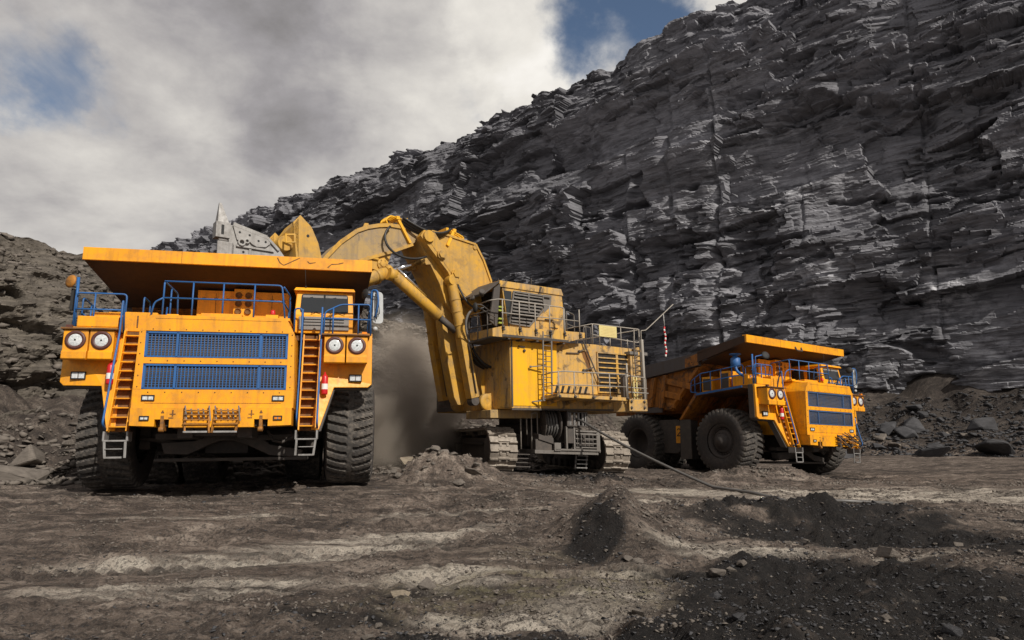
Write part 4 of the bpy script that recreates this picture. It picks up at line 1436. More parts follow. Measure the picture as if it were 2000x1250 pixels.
def lamp_block(parent, name, F, Wd, Z, w, h, mat=None, deep=.0):
    b = tb()
    t = .022
    for (w0, w1, z0, z1) in ((-w / 2, w / 2, h / 2 - t, h / 2), (-w / 2, w / 2, -h / 2, -h / 2 + t), (-w / 2, -w / 2 + t, -h / 2 + t, h / 2 - t), (w / 2 - t, w / 2, -h / 2 + t, h / 2 - t)):
        b.box(F + .002, F + .03 + deep, Wd + w0, Wd + w1, Z + z0, Z + z1)
    o = b.build(name, 'black', parent)
    b = tb()
    b.box(F + .004, F + .016 + deep, Wd - w / 2 + t, Wd + w / 2 - t, Z - h / 2 + t, Z + h / 2 - t, 0)
    b.box(F + .016 + deep, F + .019 + deep, Wd - .012, Wd + .012, Z - h / 2 + t, Z + h / 2 - t, 1)
    b.build('lens', [mat or M['lens'], 'panelgrey'], o)


truck_a = build_truck('haul_truck', 'big orange haul truck seen head-on, with two blue radiator grilles filling its nose', T1)
truck_b = copy_tree(truck_a)
for _o in list(bpy.data.objects):
    if _o.parent == truck_b and _o.name.startswith('grille'):
        for _k in (0, 1):
            _o.material_slots[_k].link = 'OBJECT'
            _o.material_slots[_k].material = M['blue_faded' if _k == 0 else 'dark']
truck_b.location = T2[:3]
truck_b.rotation_euler = (-T2[4], -T2[5], T2[3])
def seat_wheels(truck, zf, zr):
    for o in bpy.data.objects:
        if o.parent == truck and o.name.startswith('wheel') and not o.name.startswith('wheel_arch'):
            o.location.z = zf if o.location.y < 5 else zr


seat_wheels(truck_a, 1.23, 1.11)
seat_wheels(truck_b, 1.40, 1.32)
for _o in bpy.data.objects:
    if _o.parent == truck_a and _o.name.startswith('wheel') and not _o.name.startswith('wheel_arch') and _o.location.y < 5:
        _o.location.x = 2.93 if _o.location.x > 0 else -2.62
truck_b['label'] = 'orange haul truck beyond the excavator, its dusty ribbed dump body and near wheels showing side-on'


def truck_extras():
    # first truck: two folded boarding steps on the bumper, scratches, number
    for c in (-.30, .30):
        b = tb()
        for w in (c - .24, c + .24):
            b.bar((.13, w - .02 * (1 if c < 0 else -1), 1.69), (.22, w + .03 * (1 if c < 0 else -1), 1.14), .035, .05)
            b.bar((.2, w, 1.73), (.16, w + .04, 1.40), .02, .03, mat=1)
        for i, z in enumerate((1.62, 1.53, 1.42, 1.33)):
            b.box(.14 + .02 * i, .20 + .02 * i, c - .25, c + .25, z - .014, z + .014)
        b.box(.20, .25, c - .24, c + .24, 1.145, 1.185, 1)
        for k in (-.12, .02, .12):
            b.bar((.19, c + k, 1.66), (.15, c + k + .03, 1.45), .022, .03, mat=1)
        b.build('folding_step', ['stepwood', 'steel'], truck_a, .005)
    def scratch(pts):
        for (w0, z0), (w1, z1) in zip(pts[:-1], pts[1:]):
            d = Vector((w1 - w0, z1 - z0))
            n = Vector((-d.y, d.x)).normalized() * .014
            b.add([(-1.296, w0 + n.x, z0 + n.y), (-1.296, w0 - n.x, z0 - n.y), (-1.296, w1 - n.x * .7, z1 - n.y * .7), (-1.296, w1 + n.x * .7, z1 + n.y * .7)], [(0, 1, 2, 3)])
    for run in (((1.02, 5.54), (1.08, 5.42), (1.16, 5.36), (1.20, 5.36), (1.38, 5.46), (1.56, 5.56)), ((2.25, 5.34), (2.34, 5.43), (2.52, 5.45), (2.64, 5.49)), ((1.75, 5.48), (1.80, 5.43), (1.95, 5.46))):
        b = tb()
        scratch(run)
        b.build('paint_scrape', 'step_brown', truck_a)
    b = tb()
    b.bar((-.894, 2.77, 2.415), (-.894, 2.95, 2.445), .004, .006)
    for k in range(3):
        w0, z0 = 2.78 + .06 * k, 2.42 + .012 * k
        b.box(-.898, -.894, w0, w0 + .016, z0, z0 + .05)
    b.build('paint_mark', 'step_brown', truck_a)
    # second truck: side number plate, bundle of bars lashed on the bumper, tow eye on the canopy
    b = tb()
    b.box(-5.50, -5.12, -3.02, -2.98, 1.30, 2.05)
    b.build('number_plate', 'orange', truck_b, .02)
    b = tb()
    # the figure 2 in strokes
    z0, f0 = 1.62, -5.42
    S = [(0, .24), (.05, .30), (.15, .30), (.20, .24), (.20, .18), (0, 0), (.21, 0)]
    for p, q in zip(S[:-1], S[1:]):
        b.bar((f0 + p[0], -3.024, z0 + p[1]), (f0 + q[0], -3.024, z0 + q[1]), .04, .006, (0, 1, 0))
    b.build('number_two', 'black', truck_b)
    rnd = random.Random(4)
    b = tb()
    for k in range(16):
        w = rnd.uniform(-.05, 1.15)
        z = rnd.uniform(1.40, 1.72)
        b.tube([(.14 + rnd.uniform(0, .16), w, z + .12), (.16 + rnd.uniform(0, .2), w + rnd.uniform(.25, .6), z - rnd.uniform(.0, .32))], .020, 6, k % 2)
    for k in range(5):
        z = 1.36 + k * .085
        b.tube([(.2, .0, z), (.24, 1.45, z - .05)], .018, 6, k % 2)
    b.box(.09, .22, .15, .22, 1.25, 1.7)
    b.box(.09, .22, .95, 1.02, 1.25, 1.7)
    b.build('folding_step', ['dark', 'stepwood'], truck_b)
    b = tb()
    rail_tube(b, [(-1.29, -.22, 5.38), (-1.22, -.22, 5.22), (-1.22, .18, 5.22), (-1.29, .18, 5.38)], .03, .08)
    b.build('canopy_hook', 'dark', truck_b)
    b = tb()
    b.lathe([(.0, .035), (.10, .03), (.15, .0), (.155, -.02), (.13, -.03), (.0, -.03)], (-.98, -3.44, 4.66), (.85, -.5, .1), 20)
    rail_tube(b, [(-1.1, -3.30, 3.55), (-1.1, -3.32, 4.78)], .034, .05, 1)
    b.cyl((-1.06, -3.34, 4.68), (-1.0, -3.42, 4.66), .014, 6, 1)
    b.box(-1.16, -1.04, -3.42, -3.36, 4.0, 4.5, 2)
    b.build('wing_mirror', ['stepwood', 'blue', 'black'], truck_a)
    b = tb()
    b.lathe([(.0, .035), (.12, .03), (.17, .0), (.17, -.03), (.0, -.03)], (-1.05, -2.55, 4.80), (.85, -.4, .35), 18, mat=2)
    rail_tube(b, [(-1.1, -3.30, 3.55), (-1.1, -3.32, 4.78)], .034, .05, 1)
    rail_tube(b, [(-1.2, -3.0, 3.6), (-1.2, -3.0, 4.72), (-1.1, -2.6, 4.82)], .02, .05, 1)
    b.build('wing_mirror', ['amber', 'blue', 'black'], truck_b)
    # air cleaner with its bent pipe
    b = tb()
    b.lathe([(.0, .52), (.23, .50), (.24, .46), (.10, .42), (.10, .36), (.19, .32), (.20, .0), (.12, -.08), (0, -.08)], (-2.15, -3.02, 4.42), (0, 0, 1), 20)
    b.tube(fillet([(-2.1, -3.1, 4.9), (-2.05, -3.14, 4.2), (-1.7, -3.05, 3.95), (-1.5, -2.9, 3.95)], .2), .06, 10)
    b.build('air_cleaner', 'blue', truck_b)



truck_extras()

# ------------------------------------------------------------------ the excavator
def build_excavator():
    EX = Vector((-.07, 22.5, 0))
    ang = math.atan2(-.617, -.787)
    root = thing('mining_excavator', 'dusty yellow crawler excavator swinging its arm over the front truck', 'excavator', tuple(EX), (0, 0, ang))
    inv = Matrix.Translation(EX) @ Matrix.Rotation(ang, 4, 'Z')
    inv = inv.inverted()

    def UL(f, w, z):
        return tuple(inv @ Vector(uc_pt(f, w, z)))

    def eb():
        return MB()

    def ub():
        return MB(UL)

    # ---------------- crawlers
    RC, HL, GA, SW = .655, 2.60, 2.15, .98
    per = 4 * HL + 2 * math.pi * RC
    ns = 54

    def path(s):
        s = s % per
        if s < 2 * HL:
            sag = .05 * math.sin(math.pi * s / (2 * HL))
            return Vector((HL - s, 0, .735 + RC - sag)), Vector((-1, 0, 0)), Vector((0, 0, 1))
        s -= 2 * HL
        if s < math.pi * RC:
            a = s / RC
            return Vector((-HL - RC * math.sin(a), 0, .735 + RC * math.cos(a))), Vector((-math.cos(a), 0, -math.sin(a))), Vector((-math.sin(a), 0, math.cos(a)))
        s -= math.pi * RC
        if s < 2 * HL:
            return Vector((-HL + s, 0, .735 - RC)), Vector((1, 0, 0)), Vector((0, 0, -1))
        s -= 2 * HL
        a = s / RC
        return Vector((HL + RC * math.sin(a), 0, .735 - RC * math.cos(a))), Vector((math.cos(a), 0, math.sin(a))), Vector((math.sin(a), 0, -math.cos(a)))

    def tub():
        return MB(lambda f, w, z: UL(f - .58, w, z))

    for side in (-1, 1):
        wc = side * GA
        b = tub()
        b.prism([(-HL, wc - .22, .35), (HL, wc - .22, .35), (HL + .2, wc - .22, .735), (HL, wc - .22, 1.10), (-HL, wc - .22, 1.12), (-HL - .2, wc - .22, .735)], (0, .44, 0))
        for k in range(9):
            f = -2.3 + k * .575
            b.cyl((f, wc - .36, .26), (f, wc + .36, .26), .17, 14)
        for f in (-1.0, .6):
            b.cyl((f, wc - .30, 1.22), (f, wc + .30, 1.22), .10, 12)
        b.box(-1.9, 1.9, wc - .34, wc + .34, .86, .92)
        fr = b.build('crawler_frame', 'dark', root, .02)
        for f in (-HL, HL):
            b = tub()
            b.lathe([(0, -.40), (.20, -.40), (.34, -.38), (.52, -.30), (.60, -.27), (.60, .27), (.52, .30), (.34, .38), (.20, .40), (0, .40)], (f, wc, .735), (0, 1, 0), 26)
            b.build('idler_wheel', 'dark', fr)
        b = tub()
        pit = per / ns
        for k in range(ns):
            c, tg, nm = path((k + .3) * pit)
            def P(u, w, h):
                q = c + tg * u + nm * h
                return (q.x, wc + w, q.z)
            def blk(u0, u1, w0, w1, h0, h1):
                b.hexa([P(u0, w0, h0), P(u1, w0, h0), P(u1, w1, h0), P(u0, w1, h0)], [P(u0 + .012, w0 + .008, h1), P(u1 - .012, w0 + .008, h1), P(u1 - .012, w1 - .008, h1), P(u0 + .012, w1 - .008, h1)])
            blk(-pit * .49, pit * .44, -SW / 2, SW / 2, -.015, .045)
            blk(-pit * .50, -pit * .20, -SW / 2, -SW * .20, .04, .095)
            blk(-pit * .36, -pit * .10, -SW * .21, SW * .21, .04, .095)
            blk(-pit * .50, -pit * .20, SW * .20, SW / 2, .04, .095)
            blk(pit * .20, pit * .60, -SW * .17, -SW * .08, .02, .07)
            blk(pit * .20, pit * .60, SW * .08, SW * .17, .02, .07)
            blk(-pit * .3, pit * .3, -.12, .12, -.14, -.01)
        b.build('track_belt', 'track', fr)
    # carbody and slewing ring
    b = ub()
    b.box(-1.3, 1.3, -1.9, 1.9, .75, 1.30)
    b.box(-1.9, 1.9, -1.0, 1.0, .85, 1.35)
    b.cyl((0, 0, 1.3), (0, 0, 1.62), 1.45, 40)
    b.build('carbody', 'dark', root, .03)
    b = ub()
    b.cyl((0, 0, 1.62), (0, 0, 1.92), 1.32, 40)
    b.cyl((0, 0, 1.92), (0, 0, 2.25), 1.2, 40)
    b.build('slewing_ring', 'dark', root)

    # ---------------- cable reel group at the front of the carbody
    b = ub()
    b.lathe([(.14, -.30), (.57, -.30), (.58, -.28), (.58, -.26), (.36, -.25)], (2.25, -.35, 1.66), (0, 1, 0), 32)
    b.lathe([(.36, .27), (.58, .28), (.58, .30), (.57, .32), (.12, .33), (0, .33)], (2.25, -.35, 1.66), (0, 1, 0), 32)
    b.lathe([(0, -.31), (.14, -.31)], (2.25, -.35, 1.66), (0, 1, 0), 32)
    for k in range(8):
        a = k * math.pi / 4
        b.bar((2.25 + .12 * math.cos(a), -.66, 1.66 + .12 * math.sin(a)), (2.25 + .54 * math.cos(a), -.66, 1.66 + .54 * math.sin(a)), .05, .03, (0, 1, 0))
    reel = b.build('cable_reel', 'dark', root)
    b = ub()
    pts = []
    for k in range(9 * 20):
        a = 2 * math.pi * k / 20
        t = k / (9 * 20)
        rr = .42 + (.055 if (k // 20) % 2 else 0)
        pts.append((2.25 + rr * math.cos(a), -.58 + .47 * t, 1.66 + rr * math.sin(a)))
    b.tube(pts, .032, 7)
    b.build('coiled_cable', 'cable', reel)
    b = ub()
    for w0, w1 in ((.18, .24), (.92, .98)):
        b.box(2.15, 2.75, w0, w1, 1.58, 2.10)
    b.box(2.15, 2.75, .241, .919, 2.06, 2.10)
    b.box(2.15, 2.75, .241, .919, 1.58, 1.62)
    for w in (.34, .50, .66, .82):
        b.cyl((2.66, w, 1.62), (2.66, w, 2.06), .045, 12, 1)
    for w in (.26, .90):
        b.cyl((2.72, w, 1.62), (2.72, w, 2.06), .02, 8, 1)
    b.build('cable_guide', ['dark', 'steel'], root, .006)
    b = ub()
    b.box(1.3, 2.75, -1.05, 1.35, .62, .74)                   # base tray
    b.box(2.2, 2.80, -.3, 1.42, .74, .80)
    b.box(2.55, 2.70, .15, .21, .80, 1.58)
    b.box(2.55, 2.70, .44, .50, .80, 1.58)
    b.box(2.2, 2.7, .22, .43, 1.0, 1.5, 1)
    for z in (.86, 1.00, 1.16, 1.32, 1.42):
        b.cyl((2.72, .5, z), (2.72, 1.35, z), .025 + .012 * (z > 1.3), 8)
    b.box(2.3, 2.74, 1.30, 1.44, .70, 1.42)
    b.box(2.1, 2.6, .55, 1.25, .86, 1.28, 1)
    b.box(2.45, 2.80, -.34, -.10, .72, 1.0)
    b.box(2.2, 2.7, -1.0, -.40, .74, 1.10, 1)
    b.prism([(2.3, -1.0, 1.1), (2.75, -.9, 1.1), (2.75, -.35, .95), (2.3, -.3, 1.2)], (0, 0, .18), 1)
    b.cyl((2.70, .80, 1.25), (2.80, .80, 1.25), .06, 12, 1)
    for k in range(5):
        b.cyl((2.74, .56 + k * .15, .90), (2.74, .56 + k * .15, 1.35), .012, 6)
    b.cyl((2.5, .30, 1.1), (2.5, 1.3, 1.4), .05, 10, 1)
    b.build('reel_frame', ['ladder', 'dark'], root, .008)
    for w in (-1.42, -1.02):
        b = ub()
        rail_tube(b, [(2.4, w, .75), (2.4, w, 1.98), (2.4, w + .22, 2.02), (2.4, w + .22, 1.25)], .025, .08)
        b.build('grab_rail', 'railing', root)
    for w0, w1 in ((-1.62, -1.05), (.70, 1.12)):
        b = ub()
        for w in (w0, w1):
            b.bar((2.3, w, .66), (2.15, w, .12), .035, .08)
        for k in range(4):
            b.box(2.10 + .04 * k, 2.30 + .04 * k, w0, w1, .14 + .14 * k, .17 + .14 * k)
        b.build('boarding_step', 'dark' if w0 < 0 else 'steel', root)

    # ---------------- superstructure
    HB = -4.6
    b = eb()
    prof = [(-.02, 2.34), (.02, 4.60), (-3.84, 4.70), (-6.56, 4.66), (-6.62, 2.28)]
    b.hexa([(a, 0, z) for a, z in prof], [(a, HB, z) for a, z in prof])
    b.hexa([(0, 0, 2.36), (.03, 0, 4.58), (-.0, -.85, 4.58), (-.0, -.80, 2.36)], [(-.1, 0, 2.36), (-.1, 0, 4.58), (-.12, -.85, 4.58), (-.12, -.80, 2.36)], 0)
    house = b.build('house_body', 'tan', root, .02)
    # clean front side panel, seams and edge angle
    b = eb()
    b.prism([(-.03, .002, 2.42), (.01, .002, 4.56), (-2.03, .002, 4.56), (-1.98, .002, 2.42)], (0, .022, 0))
    b.build('side_panel', 'yellow', house, .006)
    b = eb()
    b.prism([(-2.08, .002, 2.38), (-2.12, .002, 4.62), (-3.05, .002, 4.64), (-3.98, .002, 3.0), (-3.98, .002, 2.38)], (0, .012, 0))
    b.build('side_panel', 'tan', house, .004)
    b = eb()
    b.prism([(-3.25, .002, 4.40), (-3.62, .002, 4.42), (-3.72, .002, 3.3), (-3.68, .002, 3.1)], (0, .006, 0))
    b.build('access_recess', 'step_brown', house)
    b = eb()
    b.box(-6.62, .0, .002, .03, 2.28, 2.34)
    b.box(-5.0, -4.98, .002, .008, 2.36, 2.9)
    b.box(-.06, .0, .026, .034, 2.4, 4.58)
    b.build('edge_angle', 'dark', house)
    # grille on the rear side
    b = eb()
    b.box(-6.06, -4.0, .002, .012, 2.92, 4.44, 1)
    for k in range(9):
        z = 2.95 + k * .182
        b.box(-6.06, -4.0, .012, .075, z - .022, z + .022, 0)
    for a in (-6.06, -5.05, -4.99, -4.0):
        b.box(a - .025, a + .025, .013, .06, 2.92, 4.44, 0)
    for k in range(40):
        a = -6.02 + k * .05
        b.box(a - .006, a + .006, .014, .03, 2.93, 4.43, 2)
    b.build('radiator_grille', ['tan', 'black', 'dark'], house)
    b = eb()
    b.box(-6.5, -5.5, .0, .28, 4.40, 4.52)
    b.build('ledge', 'ladder', house, .01)
    # striped kick plate
    b = eb()
    b.box(-3.55, -1.75, .03, .05, 2.86, 3.14)
    for k in range(6):
        a = -1.84 - k * .28
        b.add([(a, .054, 2.87), (a - .12, .054, 2.87), (a - .22, .054, 3.13), (a - .10, .054, 3.13)], [(0, 1, 2, 3)], 1)
    b.build('hazard_stripes', ['tan', 'black'], house)
    # counterweight at the rear
    b = eb()
    pr = [(-6.6, -.3, 2.28), (-7.2, -.8, 2.28), (-7.3, HB / 2, 2.28), (-7.2, HB + .8, 2.28), (-6.6, HB + .3, 2.28)]
    b.prism(pr, (0, 0, 1.9))
    b.build('counterweight', 'tan', root, .05)
    b = eb()
    b.box(-2.2, .30, -2.2, -.75, 2.04, 2.32)
    b.build('boom_bracket', 'arm', root, .02)  # darker material puts the shade under the house into its colour
    b = eb()
    for s in (-1.22, -2.95):
        b.lathe([(0, -.1), (.24, -.1), (.28, -.07), (.28, .07), (.24, .1), (.10, .1), (.09, .04), (0, .04)], (.14, s, 2.60), (0, 1, 0), 24)
        b.prism([(.16, s - .09, 2.32), (.40, s - .09, 2.6), (.1, s - .09, 2.86), (-.2, s - .09, 2.95), (-.2, s - .09, 2.32)], (0, .18, 0))
    b.prism([(.05, -1.5, 2.7), (-.1, -1.5, 2.8), (-.25, -1.5, 3.85), (-.02, -1.5, 3.9), (.15, -1.5, 3.2)], (0, -.35, 0))
    b.build('boom_foot', 'boom', root, .015)
    # front machinery behind the boom foot
    b = eb()
    b.box(-1.2, -.13, -4.55, -.95, 2.4, 4.5)
    b.box(-.12, .02, -4.6, -3.4, 2.36, 4.58)
    b.build('front_bulkhead', 'dark', root, .02)

    # ---------------- cab platform
    b = eb()
    b.prism([(.98, .35, 4.60), (.98, .35, 4.86), (.55, .35, 4.97), (-3.1, .35, 5.03), (-3.1, .35, 4.84), (-2.2, .35, 4.62)], (0, -1.75, 0))
    b.prism([(.98, -1.4, 4.62), (.98, -1.4, 4.74), (.3, -1.4, 4.74), (.3, -1.4, 4.62)], (0, -.6, 0), 1)
    b.box(-2.3, .6, .36, .37, 4.62, 4.70, 1)
    for k in range(5):
        a = .3 - k * .6
        b.box(a - .05, a + .05, .0, .34, 4.55, 4.60, 1)
    plat = b.build('cab_platform', ['tan', 'dark'], root, .015)
    b = eb()
    posts = (.58, -.12, -.80, -1.45, -2.10, -2.85)
    for a in posts:
        b.cyl((a, .36, 4.86), (a, .36, 5.84), .020, 8)
        b.ball((a, .40, 4.93), .055, 1, 8)
        b.cyl((a, .35, 4.84), (a, .46, 4.84), .035, 8, 1)
    rail_tube(b, [(.95, -.35, 5.78), (.95, .2, 5.80), (.70, .36, 5.84), (-2.0, .36, 5.84), (-2.14, .36, 5.80), (-2.14, .36, 4.95)], .022)
    rail_tube(b, [(.62, .36, 5.40), (-2.85, .36, 5.42)], .018)
    b.build('railing', ['railing', 'dark'], plat)
    # small walkway round the cab front
    b = eb()
    b.prism([(.98, .30, 4.56), (1.02, -1.0, 4.50), (.4, -1.0, 4.50), (.4, .30, 4.56)], (0, 0, .07))
    b.build('front_walkway', 'dark', plat, .01)
    b = eb()
    for bb in (-.95, -.45, .1):
        b.cyl((1.0, bb, 4.56), (1.0, bb, 5.45), .02, 8)
    rail_tube(b, [(1.0, .3, 5.45), (1.0, -.95, 5.45), (.5, -.95, 5.45)], .02)
    rail_tube(b, [(1.0, .3, 5.0), (1.0, -.95, 5.0)], .018)
    b.build('railing', 'dark', plat)

    # ---------------- cab
    b = eb()
    cp = [(-.10, 4.98), (.16, 6.40), (-2.56, 6.40), (-2.72, 5.03)]
    b.hexa([(a, -.20, z) for a, z in cp], [(a, -1.75, z) for a, z in cp])
    cb = b.build('operator_cab', 'tan', root, .02)
    b = eb()
    rp = [(.29, 6.40), (.29, 6.62), (-2.50, 6.64), (-2.60, 6.40)]
    b.hexa([(a, -.16, z) for a, z in rp], [(a, -1.80, z) for a, z in rp])
    b.build('cab_roof', 'tan', cb, .015)
    b = eb()
    b.hexa([(.30, -.14, 6.60), (.30, -1.82, 6.60), (1.14, -1.6, 6.06), (1.14, .05, 6.04)], [(.30, -.14, 6.55), (.30, -1.82, 6.55), (1.12, -1.6, 6.00), (1.12, .05, 5.98)])
    for bb in (-.12, -1.7):
        b.hexa([(.28, bb, 6.5), (.55, bb, 6.3), (.75, bb, 5.2), (.45, bb, 5.0)], [(.28, bb - .07, 6.5), (.55, bb - .07, 6.3), (.75, bb - .07, 5.2), (.45, bb - .07, 5.0)])
    b.cyl((1.12, -.05, 6.0), (1.2, .1, 6.1), .09, 12)
    b.cyl((1.12, -.5, 5.95), (1.2, -.5, 6.0), .09, 12)
    b.build('sun_visor', 'dark', cb)
    b = eb()
    b.prism([(-.06, -.45, 5.1), (.15, -.45, 6.35), (.15, -1.6, 6.35), (-.06, -1.6, 5.1)], (.02, 0, 0))
    b.prism([(.10, -.195, 6.30), (-.24, -.195, 6.30), (-.12, -.195, 5.05), (-.08, -.195, 5.05)], (0, .012, 0))
    b.build('cab_window', 'glass', cb)
    b = eb()
    for z in (5.16, 5.30, 5.58, 5.70):
        b.box(.10, .30, -.35, -.22, z, z + .05)
    b.build('control_panel', 'green', cb)
    # louvred side screen
    b = eb()
    b.prism([(-.33, -.196, 6.28), (-1.57, -.196, 6.27), (-1.62, -.196, 5.86), (-.95, -.196, 5.18), (-.13, -.196, 5.20)], (0, .01, 0), 1)
    for k in range(9):
        z = 5.27 + k * .118
        a1 = -1.58 if z > 5.85 else -.99 - (z - 5.2) * .93
        a0 = -.16 - (z - 5.2) * .16
        b.hexa([(a0, -.186, z), (a1, -.186, z), (a1, -.186, z + .05), (a0, -.186, z + .05)], [(a0, -.12, z - .03), (a1, -.12, z - .03), (a1, -.12, z - .01), (a0, -.12, z - .01)])
    for (a0, z0, a1, z1) in ((-.30, 6.30, -1.60, 6.29), (-1.60, 6.29, -1.65, 5.84), (-1.65, 5.84, -.95, 5.15), (-.95, 5.15, -.10, 5.18), (-.10, 5.18, -.30, 6.30), (-.95, 6.27, -.95, 5.6)):
        b.bar((a0, -.15, z0), (a1, -.15, z1), .05, .05, (0, 1, 0))
    b.bar((-1.57, -.16, 6.28), (-1.95, -.16, 6.28), .06, .1, (0, 1, 0))
    b.build('louvre_screen', ['ladder', 'black'], cb)
    b = eb()
    b.prism([(-1.65, -.197, 6.36), (-2.05, -.197, 6.36), (-2.0, -.197, 5.95), (-1.68, -.197, 5.70)], (0, .006, 0))
    b.build('grey_patch', 'ladder', cb)
    b = eb()
    b.bar((-1.7, -.18, 5.46), (-2.05, -.14, 5.46), .03, .04)
    b.bar((-1.9, -.18, 5.20), (-2.3, -.18, 5.19), .02, .02)
    for a, h in ((.15, .12), (-.2, .10), (-1.3, .32), (-.4, .08)):
        b.cyl((a, -.4, 6.62), (a, -.4, 6.62 + h), .012, 6)
    b.bar((-1.45, -.15, 6.40), (-1.52, -.12, 6.60), .05, .04, (0, 1, 0))
    b.build('door_handle', 'dark', cb)
    # cab-front mirror with its bent arm
    b = eb()
    b.ball((1.55, .2, 5.50), .14, 1, 12, (.5, .8, 1.2))
    rail_tube(b, [(1.0, .2, 5.45), (1.3, .2, 5.62), (1.55, .2, 5.6)], .02)
    b.bar((.6, .0, 5.3), (1.4, .1, 5.55), .03, .03)
    b.build('mirror', ['dark', 'black'], cb)

    # ---------------- ladders and walkways on the flank
    b = eb()
    for a in (-1.13, -1.51):
        b.bar((a, .30, 2.58), (a, .36, 4.92), .05, .03, (0, 1, 0))
    for k in range(13):
        z = 2.66 + k * .178
        b.cyl((-1.13, .30 + .06 * k / 13, z), (-1.51, .30 + .06 * k / 13, z), .014, 6)
    b.bar((-1.13, .03, 2.62), (-1.13, .31, 2.62), .03, .04)
    b.bar((-1.51, .03, 2.62), (-1.51, .31, 2.62), .03, .04)
    b.bar((-.85, .05, 2.56), (-1.2, .31, 2.60), .04, .04)
    b.bar((-.75, .12, 3.72), (-1.3, .30, 3.78), .035, .035)
    b.ball((-.75, .12, 3.72), .045, 0, 8)
    b.build('ladder', 'ladder', house)
    b = eb()
    b.bar((-.30, .05, 4.40), (-.58, .05, 4.38), .035, .04)
    b.ball((-.55, .05, 4.26), .055, 0, 8)
    b.bar((-2.45, .06, 4.30), (-3.05, .06, 4.32), .03, .03)
    b.ball((-3.08, .07, 4.38), .06, 0, 8)
    b.bar((-3.08, .07, 4.38), (-3.4, .1, 4.50), .03, .03)
    b.bar((-3.25, .10, 4.78), (-4.0, .14, 3.3), .04, .03, (0, 1, 0))
    b.bar((-3.3, .07, 3.72), (-3.75, .12, 3.84), .04, .04)
    b.ball((-3.28, .06, 3.70), .07, 0, 8)
    b.build('flank_fitting', 'dark', house)
    b = eb()
    b.prism([(-1.24, .03, 2.62), (-1.24, .90, 2.68), (-4.6, .90, 2.60), (-4.6, .03, 2.58)], (0, 0, .12))
    for a in (-1.5, -2.4, -3.3, -4.2):
        b.prism([(a, .03, 2.45), (a, .8, 2.62), (a, .03, 2.62)], (-.06, 0, 0))
    low = b.build('side_walkway', 'tan', house, .01)
    b = eb()
    for a in (-1.3, -2.0, -2.85, -3.7, -4.55):
        b.cyl((a, .90, 2.66), (a, .90, 3.52), .020, 8)
        b.ball((a, .94, 2.70), .055, 1, 8)
    rail_tube(b, [(-1.3, .05, 3.46), (-1.3, .6, 3.52), (-1.55, .90, 3.54), (-4.55, .90, 3.54)], .022)
    rail_tube(b, [(-1.3, .05, 3.06), (-1.3, .6, 3.08), (-1.55, .90, 3.10), (-4.55, .90, 3.10)], .018)
    b.build('railing', ['railing', 'dark'], low)
    # fire hose post / drum on the walkway
    b = eb()
    b.lathe([(0, 0), (.13, .0), (.14, .05), (.14, .75), (.08, .85), (0, .86)], (-4.75, .62, 2.72), (0, 0, 1), 14)
    rail_tube(b, [(-4.6, .8, 2.72), (-4.6, .8, 3.6), (-4.9, .8, 3.62), (-4.95, .8, 2.72)], .02)
    b.build('grease_drum', 'dark', low)
    # rear corner: step box, ladder, pipe
    b = eb()
    b.prism([(-4.75, .03, 2.24), (-6.4, .03, 2.24), (-5.92, .62, 2.24), (-5.15, .62, 2.24), (-4.95, .4, 2.24)], (0, 0, .42))
    b.prism([(-4.95, .622, 2.26), (-5.94, .622, 2.26), (-5.94, .622, 2.68), (-4.95, .622, 2.68)], (0, .02, 0))
    b.prism([(-4.95, .10, 2.661), (-6.25, .10, 2.661), (-5.92, .62, 2.661), (-5.0, .62, 2.661)], (0, 0, .04), 1)
    for a in (-5.05, -5.75):
        b.ball((a, .66, 2.38), .055, 2, 8)
        b.ball((a, .66, 2.60), .055, 2, 8)
    b.build('rear_step_box', ['tan', 'ladder', 'dark'], house, .01)
    b = eb()
    for a in (-5.72, -6.05):
        b.cyl((a, .34, 2.7), (a, .30, 5.1), .02, 8)
    for k in range(12):
        z = 2.85 + k * .19
        b.cyl((-5.72, .34 - .04 * k / 12, z), (-6.05, .34 - .04 * k / 12, z), .016, 6)
    b.build('rear_ladder', 'dark', house)
    b = eb()
    b.cyl((-6.02, .16, 2.68), (-6.02, .16, 4.70), .13, 16)
    b.cyl((-6.16, .34, 2.70), (-6.16, .32, 5.0), .06, 12, 1)
    b.box(-6.05, -5.60, .03, .20, 2.7, 4.4, 0)
    for a in (-5.5, -5.66):
        b.cyl((a, .4, 2.7), (a, .4, 3.55), .03, 8, 2)
    b.build('corner_duct', ['tan', 'railing', 'sign'], house, .01)
    b = eb()
    rail_tube(b, [(-4.95, .60, 2.7), (-4.95, .60, 3.55), (-5.95, .60, 3.5), (-5.95, .60, 2.7)], .02)
    rail_tube(b, [(-4.95, .60, 3.12), (-6.0, .60, 3.1)], .018)
    rail_tube(b, [(-4.7, .60, 2.95), (-6.05, .60, 2.92)], .022)
    b.cyl((-4.95, .59, 2.7), (-4.95, .59, 4.0), .03, 8)
    b.build('railing', 'railing', house)
    # upper rear deck rail and sign
    b = eb()
    rail_tube(b, [(-3.84, .0, 4.72), (-3.84, .0, 5.46), (-6.38, .0, 5.46), (-6.38, .0, 4.95), (-6.2, .0, 4.93), (-3.84, .0, 5.06)], .022, .07)
    for a in (-4.2, -4.75, -5.35, -5.7, -6.1):
        b.cyl((a, 0, 4.68), (a, 0, 5.46 if a in (-4.2, -6.1, -5.35) else 5.02), .018, 8)
    rail_tube(b, [(-6.5, .0, 4.66), (-6.5, .0, 5.42), (-6.72, .05, 5.44), (-6.95, .1, 5.62), (-8.2, .3, 6.60)], .020, .06)
